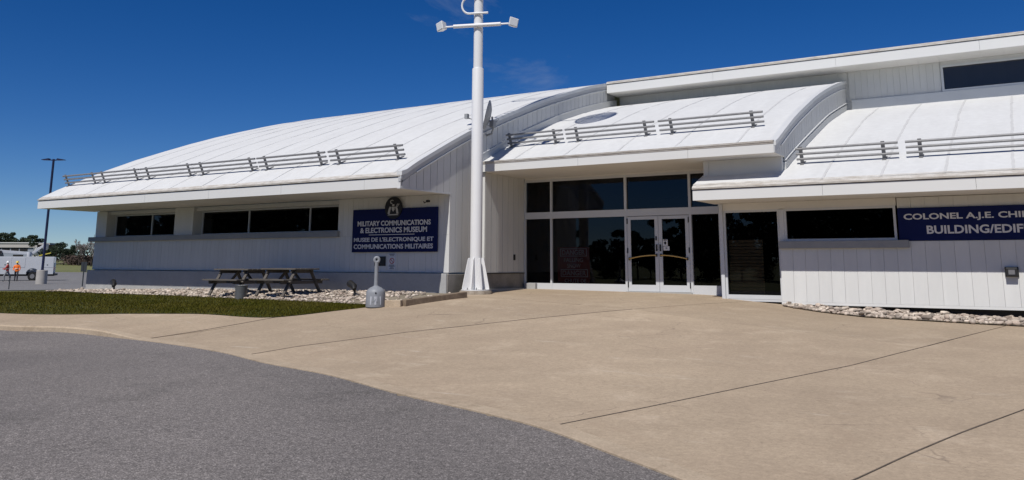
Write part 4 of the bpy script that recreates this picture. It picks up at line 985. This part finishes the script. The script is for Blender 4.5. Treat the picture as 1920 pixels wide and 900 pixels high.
# grass edge strip between car park and lawn is the ground sheet itself
WT = mat('truck_white', (.55, .57, .60), .35, var=.06, scale=1.5); WTD = mat('truck_white_door', (.75, .76, .78), .3); RUB = mat('rubber', (.012, .012, .012), .8)
DK = mat('dark_gap_metal', (.02, .02, .022), .6)
def frame_at(o_, px, depth):
    p = cpt(px, depth); o_.location = p; o_.rotation_euler = (0, 0, YAW); return o_
tr = frame_at(tag(empty('utility_truck'), 'white utility service truck with boom parked in the far car park', 'truck'), 103, 82); tr.rotation_euler = (0, 0, YAW + R(24)); tr.scale = (.9, 1, 1)
def tb(name, x0, x1, y0, y1, z0, z1, m, par=None, bev=.02): return MB().box(x0, x1, y0, y1, z0, z1).build(name, m, par or tr, False, bev=bev)
def tyre(x, y, par):
    o = MB().tube([(x, y - .13, .43), (x, y + .13, .43)], .43, 18).build('wheel', RUB, par, False)
    MB().tube([(x, y - .14, .43), (x, y - .10, .43)], .22, 12).build('rim', GALV, o, False)
tb('chassis', -8.2, -.05, -.5, .5, .45, .75, DK)
# service body side with wheel arch
MB().prism([(-5.15, .62), (-2.55, .62)] + [(-2.0 + .62 * math.cos(a), .62 + .55 * math.sin(a)) for a in np.linspace(math.pi, 0, 9)] + [(-.1, .62), (-.1, 2.25), (-5.15, 2.25)], 'y', -1.1, -.6).build('service_body', WT, tr, False, bev=.01)
tb('service_body', -5.15, -.1, .6, 1.1, .62, 2.25, WT); tb('bed', -5.1, -.12, -.6, .6, .8, 1.0, WT); tb('tailgate', -.12, -.04, -.6, .6, .75, 1.7, WT)
for a, b_x in ((-5.1, -4.0), (-3.95, -2.75), (-1.25, -.15)):
    tb('locker_door', a, b_x, -1.115, -1.102, 1.25, 2.15, WT, bev=.006); tb('latch', (a + b_x) / 2 - .06, (a + b_x) / 2 + .06, -1.13, -1.116, 1.45, 1.52, DK, bev=0)
tb('bumper', -.06, .18, -1.05, 1.05, .5, .68, DK); tb('tail_light', -.06, -.02, -1.05, -.9, 1.0, 1.3, mat('tail_red', (.3, .01, .01), .3), bev=0)
for x in (-2.0, -6.9): tyre(x, -.92, tr); tyre(x, .92, tr)
cabp = [(-5.3, .7), (-5.3, 2.25), (-5.5, 2.35), (-6.7, 2.35), (-7.25, 1.55), (-8.3, 1.4), (-8.4, .7)]
MB().prism(cabp, 'y', -.98, .98).build('cab', WTD, tr, False, bev=.04)
MB().prism([(-5.5, 1.6), (-5.5, 2.2), (-6.6, 2.2), (-7.0, 1.6)], 'y', -.99, -.982).build('side_window', RUB, tr, False)
dr = MB().prism([(0, .6), (0, 1.6), (-.35, 2.25), (-1.0, 2.25), (-1.0, .6)], 'y', -.03, .03).build('open_door', WTD, tr, False, bev=.015)
dr.location = (-5.45, -1.05, .2); dr.rotation_euler = (0, 0, R(8))
MB().prism([(-.2, 1.65), (-.45, 2.15), (-.9, 2.15), (-.9, 1.65)], 'y', -.04, -.032).build('door_window', RUB, dr, False)
# boom, turret and ladder
MB().tube([(-2.6, 0, 1.0), (-2.6, 0, 2.7)], .22, 12).build('turret', WT, tr, False, smooth=True)
MB().beam((-2.6, 0, 2.55), (-5.6, 0, 2.75), .25, .28).build('lower_boom', WT, tr, False, bev=.02); MB().beam((-2.4, .2, 2.5), (-1.3, .2, 3.35), .2, .22).build('upper_boom', WT, tr, False, bev=.02)
MB().lathe((-1.15, .2, 2.9), [(.2, 0), (.26, .1), (.28, .55), (.3, .6), (.25, .6), (.2, .1)], 14).build('bucket', WT, tr, False, smooth=True)
b = MB()
for yy in (-.55, -.2): b.beam((-1.6, yy, 2.35), (-.55, yy, 2.62), .05, .08)
for k in range(5): b.beam((-1.55 + k * .24, -.55, 2.37 + k * .06), (-1.55 + k * .24, -.2, 2.37 + k * .06), .04, .04)
b.build('ladder', mat('ladder_yellow', (.6, .5, .08), .5), tr, False)
tb('headboard', -5.2, -5.1, -1.0, 1.0, 2.25, 2.8, DK)

SKIN = mat('skin', (.42, .26, .18), .6); ORG = mat('hi_vis_orange', (.85, .18, .02), .7); PANT = mat('dark_trousers', (.03, .03, .04), .8); YEL = mat('yellow_helmet', (.8, .55, .05), .4)
REDV = mat('red_vest', (.45, .06, .05), .7); HELW = mat('white_helmet', (.75, .75, .75), .4); GRYT = mat('grey_trousers', (.22, .22, .23), .8)
def person(px, depth, rz, lab, top, pant, helmet, arms, stride=.12):
    o = tag(empty('person'), lab, 'person'); p = cpt(px, depth); o.location = p; o.rotation_euler = (0, 0, YAW + rz)
    Vs = [(0, 0, .95), (0, 0, 1.15), (0, 0, 1.38), (0, 0, 1.50), (0, -.02, 1.60), (0, -.02, 1.70),
          (.10, 0, .90), (.11, -stride, .50), (.12, -stride * .8, .08), (.12, -stride * .8 - .14, .03), (-.10, 0, .90), (-.11, stride, .50), (-.12, stride * 1.2, .08), (-.12, stride * 1.2 - .14, .03),
          (.19, 0, 1.40), arms[0], arms[1], (-.19, 0, 1.40), arms[2], arms[3]]
    Es = [(0, 1), (1, 2), (2, 3), (3, 4), (4, 5), (0, 6), (6, 7), (7, 8), (8, 9), (0, 10), (10, 11), (11, 12), (12, 13), (2, 14), (14, 15), (15, 16), (2, 17), (17, 18), (18, 19)]
    rad = [.15, .15, .16, .065, .085, .08, .10, .075, .055, .045, .10, .075, .055, .045, .08, .058, .042, .08, .058, .042]
    me = bpy.data.meshes.new('body'); me.from_pydata(Vs, Es, []); me.update(); ob = bpy.data.objects.new('body', me); link(ob, o, False)
    sk = ob.modifiers.new('skin', 'SKIN')
    for i, v in enumerate(me.skin_vertices[0].data): v.radius = (rad[i], rad[i] * (.75 if i in (0, 1, 2) else 1)); v.use_root = (i == 0)
    ss = ob.modifiers.new('sub', 'SUBSURF'); ss.levels = 1; ss.render_levels = 1
    dgr = bpy.context.evaluated_depsgraph_get(); m2 = bpy.data.meshes.new_from_object(ob.evaluated_get(dgr)); ob.modifiers.clear(); ob.data = m2; m2.name = 'body'
    m2.materials.clear()
    for q in (top, pant, SKIN, BLACK): m2.materials.append(q)
    for pl in m2.polygons:
        c = pl.center; pl.material_index = 2 if c.z > 1.49 else 3 if c.z < .10 else 1 if c.z < .93 and abs(c.x) < .3 and c.z < .93 else 0
        pl.use_smooth = True
    MB().lathe((0, -.02, 1.68), [(.155, .0), (.15, .015), (.125, .02), (.12, .08), (.085, .135), (.02, .155)], 16).build('helmet', helmet, o, False, smooth=True)
    STRP = mat('reflective_strip', (.75, .75, .6), .4)
    MB().lathe((0, 0, 1.12), [(.158, 0), (.160, .05)], 14).build('vest_band', STRP, o, False)
    return o
person(30.5, 78.0, R(20), 'worker in orange jacket and yellow helmet standing beside the white truck', ORG, PANT, YEL, ((.27, -.05, 1.14), (.22, -.22, .95), (-.27, -.05, 1.14), (-.2, -.24, .98)))
person(13.0, 76.5, R(-75), 'worker in red vest and white helmet by the open truck door', REDV, GRYT, HELW, ((.25, -.12, 1.16), (.15, -.38, 1.12), (-.25, -.10, 1.14), (-.15, -.36, 1.05)), .2)

NAV = mat('lamp_post_navy', (.012, .015, .05), .45)
lp = frame_at(tag(empty('lamp_post'), 'tall dark double-headed lamp post on a round concrete base in the car park', 'street lamp'), 78, 67)
MB().lathe((0, 0, -.1), [(.40, 0), (.40, 1.17), (.37, 1.2)], 24).build('pedestal', mat('pale_concrete', (.42, .40, .37), .85, var=.15, scale=3), lp, False, smooth=True)
MB().lathe((0, 0, 1.08), [(.2, 0), (.2, .03), (.10, .05), (.085, 8.7), (.09, 8.8)], 16).build('pole', NAV, lp, False, smooth=True)
for s in (-1, 1):
    MB().beam((0, 0, 9.78), (s * .35, 0, 9.82), .08, .08).build('arm', NAV, lp, False)
    MB().prism([(s * .3, 9.78), (s * .9, 9.80), (s * .9, 9.84), (s * .35, 9.93)], 'y', -.17, .17).build('lamp_head', NAV, lp, False)
sp = frame_at(tag(empty('sign_post'), 'small dark traffic sign seen from behind near the left wing corner', 'sign'), 155.5, 60)
DG2 = mat('sign_back', (.03, .035, .04), .5)
MB().box(-.03, .03, -.03, .03, -.2, 1.7).build('post', DG2, sp, False); MB().box(-.19, -.01, -.05, -.032, 1.05, 1.72).build('sign_panel', DG2, sp, False); MB().box(.01, .22, -.05, -.032, 1.02, 1.72).build('sign_panel', DG2, sp, False)
st = frame_at(tag(empty('marker_stake'), 'thin dark marker stake on the grass verge at the left edge', 'stake'), 17.5, 51.5)
MB().box(-.02, .02, -.02, .02, -.1, .78).build('stake', DG2, st, False); MB().box(-.035, .035, -.028, .028, .70, .84).build('cap', DG2, st, False)

# far building
fb = frame_at(tag(empty('far_building'), 'low flat-roofed grey building behind the truck in the distance', 'building'), 0, 200); fb.scale = (1, 1, .66)
FB1 = mat('far_beige', (.42, .40, .37), .8); FB2 = mat('far_blue_grey', (.26, .29, .34), .7); FB3 = mat('far_red', (.25, .13, .10), .8)
MB().box(-30, 8, 0, 6, -1, 5.6).build('lower_wall', FB2, fb, False); MB().box(-30, 8.4, -.3, 6.3, 5.6, 7.1).build('upper_band', FB1, fb, False); MB().box(-30, 8.6, -.5, 6.5, 7.1, 7.4).build('roof', WHITE, fb, False)
for k in range(9): MB().box(-12.5 + k * 2.1, -10.7 + k * 2.1, -.06, -.002, 4.3, 5.4).build('window', RUB, fb, False)
for k in range(4): MB().box(-11 + k * 4.6, -8.6 + k * 4.6, -.06, -.002, 1.4, 3.1).build('window', RUB, fb, False)
MB().box(8.8, 11, 0, 4, -1, 6.6).build('side_wing', FB3, fb, False); MB().box(8.6, 11.4, -.4, 4.4, 6.6, 7.2).build('side_roof', FB1, fb, False); MB().lathe((10, -2.5, -1), [(1.0, 0), (1.0, 6.4), (.8, 6.6)], 16).build('tank', WHITE, fb, False)

# ------------------------------------------------------------------ trees
BARK = mat('bark', (.06, .045, .035), .9, var=.4, scale=4); PINE = mat('pine_needles', (.022, .036, .016), .8, island=.45); TWIG = mat('bare_twigs', (.25, .22, .21), .85, island=.3)
SPRUCE = mat('spruce_needles', (.030, .050, .022), .8, island=.4)
def leaf_mesh(name, C, size, m, flat=.5):
    n = len(C); a = nrs.normal(0, 1, (n, 3)); a /= np.linalg.norm(a, axis=1)[:, None]; b = np.cross(a, nrs.normal(0, 1, (n, 3))); b /= np.linalg.norm(b, axis=1)[:, None]
    s = size * nrs.uniform(.6, 1.4, (n, 1)); V = np.stack([C - a * s - b * s * flat, C + a * s - b * s * flat * .6, C + a * s * .8 + b * s * flat, C - a * s * .7 + b * s * flat], 1)
    me = bpy.data.meshes.new(name); me.vertices.add(4 * n); me.vertices.foreach_set('co', V.ravel()); me.loops.add(4 * n); me.loops.foreach_set('vertex_index', np.arange(4 * n)); me.polygons.add(n)
    me.polygons.foreach_set('loop_start', np.arange(0, 4 * n, 4)); me.update(calc_edges=True); me.materials.append(m); return me
def conifer_mesh(h, seed, n=2600):
    rs = np.random.RandomState(seed); C = []
    z = h * .08
    while z < h * .98:
        r = (1 - z / h) ** .8 * h * .2 * rs.uniform(.75, 1.15) + .12; k = max(3, int(7 * r + 3))
        for i in range(k):
            a = rs.uniform(0, 6.28); L = r * rs.uniform(.6, 1.1)
            for t in np.linspace(.15, 1, max(2, int(L * 5))): C.append((math.cos(a) * L * t + rs.normal(0, .08), math.sin(a) * L * t + rs.normal(0, .08), z - L * t * .25 + rs.normal(0, .1)))
        z += h * .035
    return leaf_mesh('crown', np.array(C), h * .022, SPRUCE)
def round_pine_mesh(h, wd, seed):
    rs = np.random.RandomState(seed); C = []
    for k in range(26):
        c = np.array([rs.normal(0, wd * .33), rs.normal(0, wd * .33), h * rs.uniform(.3, .95)]); r = wd * rs.uniform(.12, .24) * (1.25 - c[2] / h * .7)
        p = rs.normal(0, 1, (130, 3)); p /= np.linalg.norm(p, axis=1)[:, None]; C.append(c + p * r * rs.uniform(.6, 1, (130, 1)) * np.array([1, 1, .65]))
    return leaf_mesh('crown', np.vstack(C), h * .028, PINE)
def tree(name, loc, crown, h, label, cat='tree', group=None, trunk=None, rz=0, sc=1):
    o = tag(empty(name, loc, rz), label, cat, group); o.scale = (sc, sc, sc)
    if trunk is None: trunk = MB().tube([(0, 0, -.5), (.03 * h * .2, 0, h * .4), (0, .05, h * .9)], [h * .022, h * .016, h * .004], 8).build('trunk', BARK, o, False).data
    else:
        t_ = bpy.data.objects.new('trunk', trunk); COL.objects.link(t_); t_.parent = o
    c = bpy.data.objects.new('crown', crown); COL.objects.link(c); c.parent = o
    return o
for px, d, h, wd, lab in ((-6, 235, 8.6, 9, 'dark pine rising tallest at the left edge behind the far building'), (22, 240, 7.4, 8.5, 'dark pine behind the middle of the far building'), (50, 238, 7.3, 7, 'round dark pine behind the right end of the far building'),
                     (103, 190, 4.9, 6.5, 'dark evergreen right of the lamp post in the distance'), (120, 195, 4.2, 6, 'dark evergreen between lamp post and bare tree'), (134, 192, 3.4, 5, 'lowest dark evergreen beside the bare tree'), (88, 200, 4.8, 6, 'dark evergreen directly behind the lamp post')):
    p = cpt(px, d); tree('pine_tree', p, round_pine_mesh(h, wd, int(px) + 50), h, lab, group='evergreens on the skyline')
def bare_mesh(h, seed):
    rs = random.Random(seed); b = MB(); tw = MB()
    def br(p, d, L, r, lv):
        q = p + d * L; mid = p + d * L * .5 + Vector((rs.uniform(-.1, .1), rs.uniform(-.1, .1), 0)) * L
        (b if lv < 2 else tw).tube([p, mid, q], [max(r, .03), max(r * .8, .028), max(r * .6, .025)], 5 if lv < 2 else 3, False)
        if lv >= 5: return
        for k in range(3 if lv < 4 else 4):
            nd = (d + Vector((rs.uniform(-.75, .75), rs.uniform(-.75, .75), rs.uniform(-.1, .55)))).normalized(); br(p + (q - p) * rs.uniform(.5, 1), nd, L * rs.uniform(.6, .8), r * .62, lv + 1)
    br(Vector((0, 0, -.3)), Vector((0, 0, 1)), h * .27, h * .022, 0); return b, tw
for px, d, h, sd_, lab in ((160, 170, 8.8, 4, 'bare leafless tree beside the left wing corner'), (148, 176, 7.6, 9, 'smaller bare leafless tree right of the evergreens'), (171, 168, 7.0, 15, 'bare leafless tree half hidden by the left wing corner')):
    p = cpt(px, d); o = tag(empty('bare_tree', p), lab, 'tree', 'bare trees'); a_, t_ = bare_mesh(h, sd_); a_.build('trunk', BARK, o, False); t_.build('crown', TWIG, o, False)
BUSH = mat('brown_scrub', (.07, .048, .038), .9, island=.4)
for k, (px, d) in enumerate(((146, 185), (155, 182), (166, 184))):
    p = cpt(px, d); rs = np.random.RandomState(k); C = rs.normal(0, 1, (900, 3)) * np.array([2.0, 1.5, .5]) + np.array([0, 0, 1.0]); o = tag(empty('scrub_bush', p), ('leftmost', 'middle', 'rightmost')[k] + ' of three low brown bushes beneath the bare trees', 'bush', 'brown bushes')
    c = bpy.data.objects.new('crown', leaf_mesh('crown', C, .22, BUSH)); COL.objects.link(c); c.parent = o; MB().tube([(0, 0, -.3), (0, 0, 1.4)], .08, 6).build('trunk', BARK, o, False)
# tree line across the road behind the viewer: seen mirrored in the glass
cm = [conifer_mesh(10, 1), round_pine_mesh(9, 8.5, 81), round_pine_mesh(8, 9.5, 82), conifer_mesh(9, 3), round_pine_mesh(10, 8, 83), round_pine_mesh(7.5, 9, 84)]; tmesh = MB().tube([(0, 0, -.5), (0, 0, 4), (0, 0, 9)], [.2, .14, .04], 8).build('trunk', BARK, None, False); trk = tmesh.data; bpy.data.objects.remove(tmesh)
pos = [(x_ + rnd.uniform(-1, 1), -50 + rnd.uniform(-7, 7)) for x_ in np.arange(-74, 8, 1.45)] + [(x_ + rnd.uniform(-1, 1), -52 + rnd.uniform(-6, 6)) for x_ in np.arange(-145, -74, 2.3)]
for k, (x_, y_) in enumerate(pos):
    tree('evergreen_tree', (x_, y_, g(x_, y_)), cm[k % 6], 10, 'dark evergreen of the tree line mirrored in the entrance glass', group='tree line mirrored in the glass', trunk=trk, rz=rnd.uniform(0, 6), sc=rnd.choice([.38, .45, .5, .5, .55, .62, .72]) * (2.0 if x_ < -70 else 1.5 if x_ > -34 else 1))
